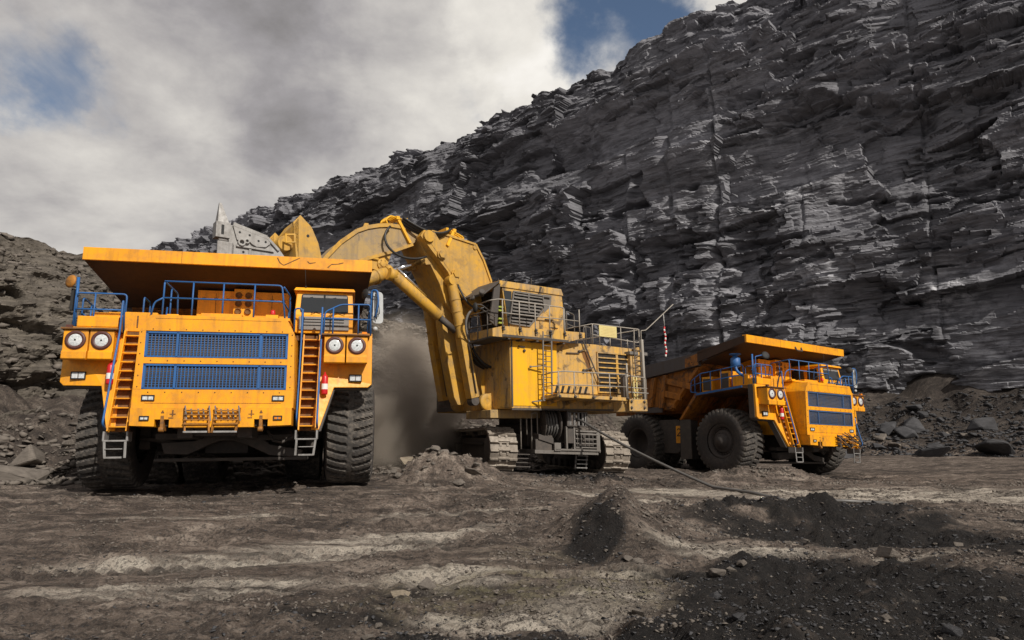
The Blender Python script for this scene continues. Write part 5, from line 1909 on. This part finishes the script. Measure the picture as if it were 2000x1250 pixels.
    rail_tube(b, [(-3.84, 0, 5.46), (-3.84, -3.5, 5.46), (-3.84, -3.5, 4.7)], .02, .07)
    rail_tube(b, [(-6.4, 0, 5.44), (-6.4, -3.5, 5.44), (-6.4, -3.5, 4.7)], .02, .07)
    b.build('railing', 'railing', house)
    b = eb()
    b.box(-5.08, -4.15, .025, .045, 5.02, 5.44)
    for k in range(6):
        b.box(-5.0, -4.23 - (.12 if k % 2 else 0), .046, .047, 5.08 + k * .055, 5.088 + k * .055, 1)
    b.build('notice_board', ['sign', 'tan'], house)
    b = eb()
    rail_tube(b, [(-2.75, -.2, 5.0), (-2.75, -.2, 5.86), (-3.5, -.6, 5.86), (-3.5, -.6, 4.7)], .02)
    rail_tube(b, [(-2.75, -.2, 5.4), (-3.5, -.6, 5.4), (-3.7, -.2, 5.4), (-3.7, -.2, 4.7)], .018)
    rail_tube(b, [(-3.0, -1.2, 4.7), (-3.0, -1.2, 5.7), (-3.6, -1.2, 5.7), (-3.6, -1.2, 4.7)], .018)
    rail_tube(b, [(-3.3, .1, 4.7), (-3.3, .1, 5.3), (-3.65, .1, 5.3), (-3.65, .1, 4.7)], .018)
    b.build('railing', 'ladder', house)
    b = eb()
    pts = [(-7.62, .25, 5.35), (-7.64, .25, 5.1), (-7.60, .25, 4.85), (-7.62, .25, 4.6), (-7.58, .25, 4.42)]
    n = 14
    for k in range(n):
        t0, t1 = k / n, (k + 1) / n
        za, zb = 5.62 - 1.2 * t0, 5.62 - 1.2 * t1
        b.tube([(-7.62 + .03 * math.sin(k), .27, za), (-7.62 + .03 * math.sin(k + 1), .27, zb)], .035, 6, k % 2)
    b.cyl((-7.62, .27, 5.62), (-7.62, .25, 6.14), .008, 5, 1)
    b.build('warning_tape', ['red', 'white'], root)

    # ---------------- boom: gooseneck plate box with a bolted girder
    y0, y1 = -1.42, -2.70
    bo = [(2.70, 7.95), (2.62, 8.22), (2.40, 8.36), (2.10, 8.30), (1.55, 8.27), (.39, 8.13), (.05, 7.6), (-.27, 6.88), (-.16, 6.25), (.30, 5.60), (1.05, 5.35), (1.62, 5.9), (1.85, 6.5)]
    b = eb()
    b.prism([(a, y0, z) for a, z in bo], (0, y1 - y0, 0))
    leg = [(.55, 5.7), (.72, 4.9), (.62, 2.75), (.80, 2.50), (1.02, 2.50), (1.16, 2.75), (1.52, 4.4), (1.68, 5.6), (1.6, 6.2)]
    b.prism([(a, -1.62, z) for a, z in leg], (0, -.42, 0))
    boom = b.build('boom', 'boom', root, .02)
    b = eb()
    rim = [(2.2, 8.31), (1.55, 8.275), (.39, 8.135), (.05, 7.61), (-.27, 6.885), (-.16, 6.24)]
    for (a0, z0), (a1, z1) in zip(rim[:-1], rim[1:]):
        b.bar((a0, y0 + .03, z0), (a1, y0 + .03, z1), .07, .035, (0, 1, 0))
    b.cyl((.42, y0, 8.02), (.42, y0 + .04, 8.02), .08, 12)
    b.prism([(1.15, -1.6, 8.22), (.85, -1.6, 8.18), (.72, -1.6, 8.36), (.82, -1.6, 8.44), (.95, -1.6, 8.42)], (0, -.06, 0))
    b.build('boom_flange', 'boom', boom)
    # girder with two big bolts
    b = eb()
    gi = [(2.78, 7.98), (2.66, 8.20), (2.24, 8.18), (.42, 5.88), (.62, 5.72), (1.14, 6.10), (1.58, 6.62), (1.72, 6.90)]
    b.prism([(a, y0 + .001, z) for a, z in gi], (0, .30, 0))
    b.prism([(a, y0 + .302, z) for a, z in [(2.60, 8.02), (2.48, 8.10), (2.28, 8.08), (.62, 5.98), (.80, 6.02), (1.2, 6.3), (1.55, 6.82)]], (0, .012, 0))
    for a, z in ((2.00, 7.45), (1.44, 6.86)):
        b.cyl((a, y0 + .31, z), (a, y0 + .38, z), .17, 20)
        b.cyl((a, y0 + .38, z), (a, y0 + .44, z), .14, 6)
    b.cyl((2.5, y0 + .31, 8.0), (2.5, y0 + .40, 8.0), .2, 20)
    b.build('boom_girder', 'boom', boom, .012)
    # arm reaching left over the truck
    s0, s1 = -1.52, -2.6
    st = [(2.45, 8.10), (2.60, 8.30), (3.19, 8.26), (3.7, 8.25), (4.1, 8.17), (4.5, 8.04), (4.86, 7.86), (5.4, 7.40), (5.84, 6.86), (6.5, 5.9), (6.2, 5.6), (5.6, 6.2), (5.0, 6.78), (4.77, 6.93), (3.6, 7.42), (2.86, 7.77)]
    b = eb()
    b.prism([(a, s0, z) for a, z in st], (0, s1 - s0, 0))
    arm = b.build('arm', 'arm', root, .02)
    b = eb()
    top = [(2.8, 8.30), (3.19, 8.285), (3.7, 8.275), (4.1, 8.195), (4.5, 8.065), (4.86, 7.885), (5.4, 7.425), (5.86, 6.87), (6.5, 5.92)]
    for (a0, z0), (a1, z1) in zip(top[:-1], top[1:]):
        b.bar((a0, s0 + .03, z0), (a1, s0 + .03, z1), .12, .04, (0, 1, 0))
    for (a0, z0), (a1, z1) in zip([(4.77, 6.92), (3.6, 7.41), (2.86, 7.76)][:-1], [(3.6, 7.41), (2.86, 7.76)]):
        b.bar((a0, s0 + .03, z0), (a1, s0 + .03, z1), .10, .04, (0, 1, 0))
    b.prism([(4.62, -1.6, 8.03), (4.4, -1.6, 8.12), (4.42, -1.6, 8.24), (4.55, -1.6, 8.22)], (0, -.05, 0))
    b.build('arm_flange', 'boom', arm)
    b = eb()
    b.prism([(3.60, -1.55, 7.40), (4.55, -1.55, 7.0), (4.35, -1.55, 6.75), (3.98, -1.55, 6.72), (3.78, -1.55, 6.85)], (0, -.16, 0))
    b.prism([(3.60, -2.4, 7.40), (4.55, -2.4, 7.0), (4.35, -2.4, 6.75), (3.98, -2.4, 6.72), (3.78, -2.4, 6.85)], (0, -.16, 0))
    b.lathe([(.19, 0), (.19, .05), (.11, .06), (.10, .10), (0, .10)], (3.94, -1.55, 6.94), (0, 1, 0), 14)
    for k in range(6):
        a = k * math.pi / 3
        b.cyl((3.94 + .14 * math.cos(a), -1.5, 6.94 + .14 * math.sin(a)), (3.94 + .14 * math.cos(a), -1.46, 6.94 + .14 * math.sin(a)), .02, 6)
    b.box(4.1, 4.5, -1.5, -1.48, 7.05, 7.12)
    b.build('cylinder_lug', 'boom', arm, .012)
    # arm cylinders: barrels below the arm, chrome rods to the boom
    for yy, dz in ((-1.55, 0), (-2.45, -.02)):
        b = eb()
        b.cyl((5.3, yy, 6.02 + dz), (3.66, yy, 6.74 + dz), .20, 20)
        b.cyl((4.15, yy, 6.525 + dz), (4.05, yy, 6.57 + dz), .215, 20)
        b.cyl((3.80, yy, 6.68 + dz), (3.64, yy, 6.75 + dz), .225, 20)
        cy = b.build('arm_cylinder', 'boom', root)
        b = eb()
        b.cyl((3.66, yy, 6.74 + dz), (2.55, yy, 7.22 + dz), .085, 16)
        b.build('rod', 'chrome', cy)
        b = eb()
        b.cyl((2.55, yy, 7.22 + dz), (2.30, yy, 7.32 + dz), .13, 14)
        b.prism([(2.5, yy - .14, 7.30), (2.2, yy - .14, 7.5), (2.05, yy - .14, 7.2), (2.4, yy - .14, 7.12)], (0, .28, 0))
        b.build('rod_end', 'boom', cy)
    # bucket cylinders: long octagonal guards dropping to the boom foot
    for yy in (-1.30,):
        b = eb()
        p0, p1 = Vector((3.68, yy, 6.58)), Vector((1.95, yy, 5.38))
        b.tube([tuple(p0), tuple(p0.lerp(p1, .03)), tuple(p0.lerp(p1, .97)), tuple(p1)], [.15, .20, .20, .16], 8)
        b.cyl(tuple(p1), tuple(p1 + (p1 - p0).normalized() * .75), .11, 14, 1)
        b.cyl((3.85, yy, 6.6), (3.6, yy, 6.55), .2, 14)
        cg = b.build('bucket_cylinder', ['boom', 'dark'], root)
        b = eb()
        b.cyl((3.60, yy + .10, 6.80), (2.5, yy + .10, 6.02), .035, 10)
        b.build('rod', 'chrome', cg)
    # boom hoist cylinders: square guards beside the boom leg
    for yy, ph in ((-1.18, 1), (-2.95, 0)):
        b = eb()
        b.tube([(1.55, yy, 6.62), (1.50, yy, 6.4), (1.24, yy, 5.3), (1.15, yy, 4.72)], [.15, .175, .19, .19], 18)
        b.bar((1.15, yy, 4.80), (.72, yy, 2.72), .32, .34, (0, 1, 0))
        b.bar((1.04, yy + .17, 4.5), (.73, yy + .17, 2.85), .02, .2, (0, 1, 0), 1)
        b.cyl((.70, yy - .15, 2.62), (.70, yy + .15, 2.62), .16, 14, 1)
        b.cyl((1.55, yy - .16, 6.64), (1.55, yy + .16, 6.64), .19, 16)
        for t in (.25, .5, .78):
            z = 6.4 - t * 1.6
            b.lathe([(.20, -.02), (.20, .02)], (1.50 - .33 * t, yy, z), (.2, 0, 1), 16)
        hc = b.build('hoist_cylinder', ['boom', 'dark'], root, .01)
        b = eb()
        b.cyl((.88, yy + .08, 4.25), (.50, yy + .08, 2.78), .03, 10)
        b.build('rod', 'chrome', hc)
    # hoses
    def hose(name, pts, r=.035, m='hose'):
        b = eb()
        b.tube(pts, r, 8)
        return b.build(name, m, root)
    for k in range(4):
        dy = -.12 * k
        hose('hydraulic_hose', bez((3.30, -1.36 + dy * .5, 8.58 - .06 * k), (2.9, -1.15 + dy * .5, 8.25 - .05 * k), (2.1, -1.10 + dy * .5, 7.95 - .03 * k), (1.45, -1.36 + dy * .5, 8.50 - .03 * k)), .042)
    hose('hydraulic_hose', bez((3.75, -1.4, 8.20), (4.4, -1.25, 7.6), (3.6, -1.2, 6.85), (2.45, -1.3, 7.36), 20), .04)
    hose('hydraulic_hose', bez((1.38, -1.05, 6.5), (1.2, -.9, 5.9), (.9, -.8, 5.45), (.35, -.7, 5.85), 18), .035)
    hose('hydraulic_hose', bez((1.1, -.5, 5.6), (1.5, -.7, 5.4), (1.15, -.9, 4.7), (.85, -1.0, 4.4), 18), .04, 'steel')
    for k in range(3):
        hose('hydraulic_hose', bez((.75, -1.3 - .2 * k, 4.9), (.7, -1.2 - .2 * k, 4.1), (.3, -1.1 - .2 * k, 3.8), (-.12, -1.1 - .2 * k, 3.75), 14), .05)
    for a, z in ((3.45, 8.55), (1.25, 8.50)):
        b = eb()
        for k in range(4):
            y = -1.50 - .12 * k
            s = 1 if a > 3 else -1
            b.tube(fillet([(a - .15 * s, y, z), (a + .25 * s, y, z + (.04 if s > 0 else -.10)), (a + .42 * s, y, z - .12 - (.06 if s < 0 else 0)), (a + .30 * s, y, z - .32)], .08), .032, 8)
        b.box(a - .06, a + .06, -1.95, -1.42, z - .05, z + .06)
        b.box(a - .3 * (1 if a > 3 else -1) - .05, a - .3 * (1 if a > 3 else -1) + .05, -1.95, -1.42, z - .06, z + .05)
        if a > 3:
            b.bar((3.42, -1.50, 8.5), (2.98, -1.48, 7.78), .09, .12, (0, 1, 0))
        else:
            b.bar((1.3, -1.45, 8.45), (1.58, -1.38, 7.90), .10, .06, (0, 1, 0))
        b.build('hose_manifold', 'yellow', boom)

    # ---------------- bucket
    by0, by1 = -.55, -2.65
    bo = [(9.02, 7.10), (8.83, 7.12), (7.93, 6.90), (7.62, 6.68), (7.35, 6.35), (7.1, 5.9), (7.2, 5.5), (7.7, 5.35), (8.6, 5.6), (9.1, 5.9), (9.2, 6.4)]
    b = eb()
    b.hexa([(a, by0, z) for a, z in bo], [(a - 1.05, by1, z - .75) for a, z in bo])
    bk = b.build('bucket', 'bucket', root, .02)
    b = eb()
    plate = [(8.86, 7.10), (8.74, 6.72), (8.62, 6.70), (8.45, 6.76), (8.35, 6.66), (8.22, 6.60), (7.98, 6.63), (7.86, 6.74), (7.90, 6.86), (8.30, 7.0)]
    b.prism([(a, by0 + .001, z) for a, z in plate], (0, .05, 0))
    for a, z in ((8.68, 6.93), (8.42, 6.89), (8.18, 6.77), (7.99, 6.77)):
        b.cyl((a, by0 + .051, z), (a, by0 + .056, z), .032, 10, 1)
    b.cyl((8.55, by0 + .002, 6.42), (8.55, by0 + .012, 6.42), .032, 10, 1)
    b.lathe([(.10, 0), (.10, .09), (.06, .09), (.06, .0)], (8.62, by0 + .002, 6.66), (0, 1, 0), 16)
    b.lathe([(.07, 0), (.07, .07), (.04, .07), (.04, .0)], (8.48, by0 + .002, 6.72), (0, 1, 0), 12)
    b.bar((8.85, by0 + .03, 7.13), (7.95, by0 + .03, 6.91), .10, .05, (0, 1, 0))
    b.bar((7.95, by0 + .04, 6.91), (7.62, by0 + .04, 6.60), .07, .035, (0, 1, 0))
    b.bar((8.75, by0 + .03, 6.56), (7.75, by0 + .03, 6.55), .05, .05, (0, 1, 0))
    b.bar((8.38, by0 + .02, 6.52), (8.38, by0 + .02, 6.0), .06, .03, (0, 1, 0))
    b.build('wear_plate', ['bucket', 'black'], bk, .01)
    b = eb()
    for a0, a1, z0, z1, q in ((8.85, 9.25, 5.9, 6.62, .10), (8.98, 9.22, 6.62, 7.1, .08)):
        b.hexa([(a0, by0 + q, z0), (a1, by0 + q, z0), (a1, by0 + q, z1), (a0, by0 + q, z1)], [(a0 - 1.05, by1, z0 - .75), (a1 - 1.05, by1, z0 - .75), (a1 - 1.05, by1, z1 - .75), (a0 - 1.05, by1, z1 - .75)])
    b.build('bucket_lip', 'steel', bk, .03)
    for k in range(4):
        y = -.58 - k * .62
        da, dz = -.31 * k, -.22 * k
        b = eb()
        b.hexa([(9.26 + da, y + .14, 7.12 + dz), (8.98 + da, y + .14, 7.12 + dz), (8.98 + da, y - .14, 7.12 + dz), (9.26 + da, y - .14, 7.12 + dz)],
               [(9.22 + da, y + .03, 7.66 + dz), (9.16 + da, y + .03, 7.66 + dz), (9.16 + da, y - .03, 7.66 + dz), (9.22 + da, y - .03, 7.66 + dz)])
        b.box(8.94 + da, 9.30 + da, y - .16, y + .16, 6.70 + dz, 7.12 + dz)
        b.box(9.10 + da, 9.17 + da, y + .161, y + .166, 6.78 + dz, 7.04 + dz, 1)
        b.build('bucket_tooth', ['steel', 'black'], bk, .02)
    # yellow ears that carry the bucket
    for y in (-.75, -2.85):
        b = eb()
        ear = [(7.02, 7.72), (6.96, 7.80), (6.62, 7.50), (6.40, 7.05), (6.22, 6.35), (6.2, 5.8), (6.95, 5.8), (6.98, 6.55), (7.16, 7.55)]
        b.prism([(a, y, z) for a, z in ear], (0, -.10, 0))
        b.hexa([(7.0, y, 7.72), (7.14, y, 7.50), (7.04, y, 6.5), (6.96, y, 6.5)], [(7.20, y - .55, 7.50), (7.42, y - .75, 7.10), (7.15, y - .6, 6.55), (7.0, y - .5, 6.5)])
        b.cyl((6.72, y + .002, 7.22), (6.72, y + .008, 7.22), .045, 12, 1)
        for (c0, c1, e0, e1) in ((-.14, .14, .10, .15), (-.14, .14, -.15, -.10), (-.14, -.09, -.10, .10), (.09, .14, -.10, .10)):
            pass
        b.build('bucket_ear', ['boom', 'black'], bk, .012)
    b = eb()
    b.cyl((7.3, -.9, 6.95), (7.3, -3.2, 6.95), .22, 20)
    b.lathe([(.20, 0), (.20, .03), (.13, .03), (.13, .0)], (7.27, -.62, 7.02), (0.4, .9, .1), 4)
    b.build('hinge_tube', 'boom', bk, .01)
    return root


excavator = build_excavator()


def make_cable():
    b = MB()
    p = [uc_pt(2.66, .56, 1.82), uc_pt(2.95, .66, 1.78)]
    z = lambda x, y: float(ground_z(np.array([x]), np.array([y]))[0])
    tail = [(5.6, 19.8), (6.2, 18.4), (6.9, 17.6), (7.9, 17.1), (9.2, 17.2)]
    end = (tail[0][0], tail[0][1], z(*tail[0]) + .05)
    span = bez(p[1], (p[1][0] + .9, p[1][1] - .9, 1.22), (4.6, 21.0, .42), end, 26)
    pts = [p[0]] + span + [(x, y, z(x, y) + .05) for x, y in tail[1:]]
    b.tube(pts, .042, 10)
    o = b.build('power_cable', 'cable')
    o['label'] = 'thick grey power cable running from the excavator reel down to the ground'
    o['category'] = 'cable'


make_cable()


# ------------------------------------------------------------------ loose rock
def rock_mesh(name, seed, mat, flat=.7, n=16):
    rnd = random.Random(seed)
    bm = bmesh.new()
    for _ in range(n):
        v = Vector((rnd.gauss(0, 1), rnd.gauss(0, 1), rnd.gauss(0, 1))).normalized()
        k = rnd.uniform(.8, 1.1)
        bm.verts.new((v.x * k, v.y * k * rnd.uniform(.8, 1), v.z * k * flat))
    r = bmesh.ops.convex_hull(bm, input=bm.verts)
    bmesh.ops.delete(bm, geom=[g for g in r['geom_interior'] if isinstance(g, bmesh.types.BMVert)], context='VERTS')
    bmesh.ops.recalc_face_normals(bm, faces=bm.faces)
    me = bpy.data.meshes.new(name)
    if mat:
        bmesh.ops.bevel(bm, geom=list(bm.edges), offset=.05, segments=1, affect='EDGES', profile=.6)
    bmesh.ops.triangulate(bm, faces=bm.faces)
    bm.to_mesh(me)
    bm.free()
    if mat:
        me.materials.append(M[mat])
    return me


def gz1(x, y):
    return float(ground_z(np.array([x]), np.array([y]))[0])


MACH = [(-7.8, 18.8, 6.2), (11.2, 31.5, 6.0), (.8, 26.6, 3.9)]


def clear(x, y, r=0.):
    # true away from the wheels and crawlers
    for cx, cy, _ in CONTACT:
        if (x - cx) ** 2 + (y - cy) ** 2 < (.95 + r) ** 2:
            return False
    return True


def place_boulders():
    vars_ = {m: [rock_mesh('boulder_' + m, s + 40 * i, m, .72, 15) for s in range(6)] for i, m in enumerate(('stone', 'stone_dark', 'stone_tan'))}
    rnd = random.Random(5)

    def put(x, y, r, m, label, group=None, sq=1., dz=.25):
        o = bpy.data.objects.new('boulder', rnd.choice(vars_[m]))
        COL.objects.link(o)
        o.location = (x, y, gz1(x, y) + r * dz)
        o.scale = (r * rnd.uniform(.85, 1.3), r * rnd.uniform(.8, 1.1), r * rnd.uniform(.65, .95) * sq)
        o.rotation_euler = (rnd.uniform(-.4, .4), rnd.uniform(-.4, .4), rnd.uniform(0, 6.28))
        o['label'] = label
        o['category'] = 'boulder'
        if group:
            o['group'] = group
    # at the foot of the tall wall, right of the far truck
    g = 'dark boulders fallen at the foot of the rock wall'
    n = 0
    while n < 95:
        u = rnd.uniform(-6, 24)
        d = rnd.uniform(2.2, 9.2)
        x, y = B0 + WD * u + WN * d
        if not clear(x, y, .6) or (x - 11.5) ** 2 + (y - 31.5) ** 2 < 60:
            continue
        r = .28 + .85 * rnd.random() ** 2.6 * (1 if d > 3.5 else .6)
        put(x, y, r, 'stone_dark' if rnd.random() < .75 else 'stone', 'angular dark grey boulder in the rubble at the foot of the rock wall', g)
        n += 1
    big = [((27.3, 45.2), 1.25, 'broad dark boulder at the rubble edge straight below the rock wall'), ((30.2, 43.6), 1.35, 'largest flat-sided dark block beside the pit floor near the picture edge'), ((21.3, 45.6), 1.1, 'big tilted grey block just beyond the nose of the far truck')]
    for (x, y), r, l in big:
        put(x, y, r, 'stone_dark', l)
    # at the foot of the brown bank
    g = 'brown boulders at the foot of the shale bank'
    n = 0
    while n < 48:
        s = rnd.uniform(0, 1)
        a, c = BANK[2] * (1 - s) + BANK[4] * s, None
        if rnd.random() < .35:
            a = BANK[4] * (1 - s) + BANK[6] * s
        x, y = a[0] + rnd.uniform(.3, 3.6) * .63, a[1] - rnd.uniform(.3, 3.6) * .77
        if not clear(x, y, .5):
            continue
        put(x, y, .16 + .5 * rnd.random() ** 2, 'stone', 'rough brown grey boulder in the rubble below the shale bank', g)
        n += 1
    put(-14.6, 20.6, .95, 'stone', 'large pale-faced boulder leaning at the bank foot left of the front truck')
    # singled-out stones on the floor
    put(-2.9, 20.0, .42, 'stone_tan', 'pale tan block on the heap beside the front truck tyre')
    put(-1.16, 7.05, .13, 'stone_tan', 'small tan stone lying alone on the pale dirt in front of the front truck')
    put(-.93, 7.45, .11, 'stone', 'small brown stone just behind the lone tan one')
    put(2.25, 8.05, .13, 'stone', 'pale grey stone at the end of the crawler tread marks')
    put(4.55, 8.7, .20, 'stone', 'flat-topped grey stone at the rim of the black pit')
    put(3.35, 5.6, .10, 'stone_dark', 'long dark slab sunk in the black coal patch')
    g = 'blocks on the broken heap before the crawler'
    for _ in range(34):
        x, y = rnd.gauss(-1.7, 1.0), rnd.gauss(19.5, .55)
        if clear(x, y, .3):
            put(x, y, .07 + .22 * rnd.random() ** 2.5, 'stone', 'angular grey block in the broken heap in front of the excavator crawler', g)
    g = 'loose stones on the pit floor'
    n = 0
    while n < 100:
        y = 4.3 + 15 * rnd.random() ** 1.6
        x = rnd.uniform(-.55, .78) * y
        dens = .012 + float(coal_shade_mask(np.array([x]), np.array([y]))[0]) + .7 * max(0, max(float(ell(x, y, h)) for h in HEAPS)) + (.25 if -1.2 < x < 2.5 and y < 7 else 0)
        if rnd.random() > dens or not clear(x, y, .3) or (.1 < x < 1.8 and 7.4 < y < 8.5):
            continue
        put(x, y, (.022 + .06 * rnd.random() ** 3) * (.6 + y / 11), rnd.choice(['stone', 'stone', 'stone_dark']), 'small angular stone lying loose on the churned pit floor', g)
        n += 1


place_boulders()


def scatter(name, label, pts, sizes, mat, seed, nvar=12, nv=7):
    """one mesh of many small angular stones"""
    base = []
    for i in range(nvar):
        me = rock_mesh('tmp', seed * 100 + i, None, .75, nv)
        v = np.array([x.co[:] for x in me.vertices])
        f = np.array([p.vertices[:] for p in me.polygons])
        base.append((v, f))
        bpy.data.meshes.remove(me)
    rng = np.random.default_rng(seed)
    VS, FS, off = [], [], 0
    which = rng.integers(0, nvar, len(pts))
    for i in range(nvar):
        sel = np.where(which == i)[0]
        if not len(sel):
            continue
        v, f = base[i]
        k = len(sel)
        a = rng.random(k) * 6.283
        t = rng.normal(0, .5, k)
        ca, sa, ct, stt = np.cos(a), np.sin(a), np.cos(t), np.sin(t)
        sc = sizes[sel][:, None] * np.stack([rng.uniform(.8, 1.7, k), rng.uniform(.6, 1.2, k), rng.uniform(.35, .85, k)], 1)
        p = v[None] * sc[:, None, :]
        y2 = p[..., 1] * ct[:, None] - p[..., 2] * stt[:, None]
        z2 = p[..., 1] * stt[:, None] + p[..., 2] * ct[:, None]
        x3 = p[..., 0] * ca[:, None] - y2 * sa[:, None]
        y3 = p[..., 0] * sa[:, None] + y2 * ca[:, None]
        q = np.stack([x3, y3, z2], -1) + pts[sel][:, None, :]
        VS.append(q.reshape(-1, 3))
        FS.append((f[None] + (np.arange(k) * len(v))[:, None, None]).reshape(-1, 3) + off)
        off += k * len(v)
    V = np.vstack(VS).astype(np.float32)
    F = np.vstack(FS).astype(np.int32)
    me = bpy.data.meshes.new(name)
    me.vertices.add(len(V))
    me.vertices.foreach_set('co', V.ravel())
    me.loops.add(F.size)
    me.loops.foreach_set('vertex_index', F.ravel())
    me.polygons.add(len(F))
    me.polygons.foreach_set('loop_start', (np.arange(len(F)) * 3).astype(np.int32))
    me.materials.append(M[mat])
    me.update()
    me.validate()
    o = bpy.data.objects.new(name, me)
    COL.objects.link(o)
    o['kind'] = 'stuff'
    o['label'] = label
    return o


def place_gravel():
    rng = np.random.default_rng(3)

    def field(n, dark):
        y = 3.6 + 22 * rng.random(n) ** 2.0
        x = (rng.random(n) * 1.9 - .95) * (y * .95 + 1.5)
        cm = coal_shade_mask(x, y)
        hp = sum(np.clip(ell(x, y, h), 0, 1) for h in HEAPS) * 1.2
        cl = fbm(x / .9, y / .8, 4, 301)
        base = .04 + .75 * sstep(.14, .30, cl) + .8 * np.clip(hp, 0, 1)
        base = base * (.35 + .65 * sstep(-1.5, .5, x)) + .45 * np.exp(-((x - .2) / 1.9) ** 2 - ((y - 6.0) / 1.3) ** 2) + .3 * np.exp(-((x - 2) / 2.) ** 2 - ((y - 10.) / 1.5) ** 2)
        dens = np.clip(cm, 0, 1) * 1.0 if dark else base * (1 - np.clip(cm, 0, .9))
        keep = rng.random(n) < dens
        for cx, cy, _ in CONTACT:
            keep &= (x - cx) ** 2 + (y - cy) ** 2 > .9
        for (x0, y0, ang, ln, wd, dp, per) in RUTS[:2]:
            keep &= (np.abs(x - x0) > ln) | (np.abs(y - y0) > wd)
        x, y = x[keep], y[keep]
        s = (.0045 + .022 * rng.random(len(x)) ** 5.0) * (.75 + y / 11.) * (1 + .7 * np.clip(hp[keep], 0, 1))
        z = ground_z(x, y) + s * .2
        return np.stack([x, y, z], 1), s
    p, s = field(420000, False)
    scatter('gravel', 'grey brown gravel and shale chips strewn over the pit floor', p, s, 'stone', 21)
    p, s = field(150000, True)
    scatter('coal_gravel', 'black coal fragments in dark patches of the floor', p, s, 'stone_dark', 22)
    # talus under the wall and the bank
    n = 26000
    u = rng.random(n) * 60 - 12
    d = rng.random(n) * 9.5 + .3
    x = B0[0] + WD[0] * u + WN[0] * d
    y = B0[1] + WD[1] * u + WN[1] * d
    s = .05 + .22 * rng.random(n) ** 3.5
    keep = rng.random(n) < .75
    for cx, cy, _ in CONTACT:
        keep &= (x - cx) ** 2 + (y - cy) ** 2 > 1.5
    x, y, s = x[keep], y[keep], s[keep]
    scatter('wall_rubble', 'broken slate rubble sloping from the foot of the rock wall', np.stack([x, y, ground_z(x, y, False) + s * .2], 1), s, 'stone_dark', 23)
    n = 16000
    t = rng.random(n) * (len(BANK) - 2) + .8
    i = np.clip(t.astype(int), 0, len(BANK) - 2)
    fr = (t - i)[:, None]
    P = BANK[i] * (1 - fr) + BANK[i + 1] * fr
    D = BANK[i + 1] - BANK[i]
    D = D / np.hypot(D[:, 0], D[:, 1])[:, None]
    off = rng.random(n) * 4.8 - .3
    x = P[:, 0] + D[:, 1] * off
    y = P[:, 1] - D[:, 0] * off
    s = .035 + .24 * rng.random(n) ** 3.5
    keep = np.ones(n, bool)
    for cx, cy, _ in CONTACT:
        keep &= (x - cx) ** 2 + (y - cy) ** 2 > 1.3
    x, y, s = x[keep], y[keep], s[keep]
    V = BANK_PTS[(BANK_PTS[:, 0] > -26) & (BANK_PTS[:, 0] < 3) & (BANK_PTS[:, 1] < 40)]
    V = V[rng.integers(0, len(V), 60000)]
    V = V[rng.random(60000) < .12 + .6 * sstep(.0, .3, fbm(V[:, 0] / 1.6 + V[:, 1] * .4, V[:, 2] / 1.0, 4, 311))]
    nb = len(V)
    B = V + rng.normal(0, .03, (nb, 3))
    sb = .03 + .26 * rng.random(nb) ** 5
    x, y, s = x, y, s
    PTS = np.vstack([np.stack([x, y, ground_z(x, y, False) + s * .2], 1), B])
    s = np.r_[s, sb]
    scatter('bank_rubble', 'brown grey rubble lying over and along the foot of the bank', PTS, s, 'stone', 24)


place_gravel()


# ------------------------------------------------------------------ dust raised by the digging
def make_dust():
    b = MB()
    b.ball((-4.4, 27.6, 2.2), 1.0, 0, 24, (3.2, 2.6, 4.9))
    m = bpy.data.materials.new('dust')
    m.use_nodes = True
    t = NT(m.node_tree)
    out = t.n('ShaderNodeOutputMaterial')
    pv = t.n('ShaderNodeVolumePrincipled')
    pv.inputs['Color'].default_value = (.92, .82, .71, 1)
    pv.inputs['Anisotropy'].default_value = .1
    co = t.n('ShaderNodeTexCoord').outputs['Object']
    r = t.vmath('LENGTH', t.mapping(co, loc=(4.4 / 3.2, -27.6 / 2.6, -2.0 / 4.9), scale=(1 / 3.2, 1 / 2.6, 1 / 4.9)))
    nz = t.noise(co, .55, 5, .6, .4)
    dens = t.math('MULTIPLY', t.maprange(r, 1.0, .35), t.maprange(nz, .34, .68))
    t.l(t.math('MULTIPLY', dens, 2.4), pv.inputs['Density'])
    t.l(pv.outputs[0], out.inputs['Volume'])
    M['dust'] = m
    o = b.build('dust_cloud', m)
    o['kind'] = 'stuff'
    o['label'] = 'grey brown dust hanging between the front truck and the excavator boom'


make_dust()
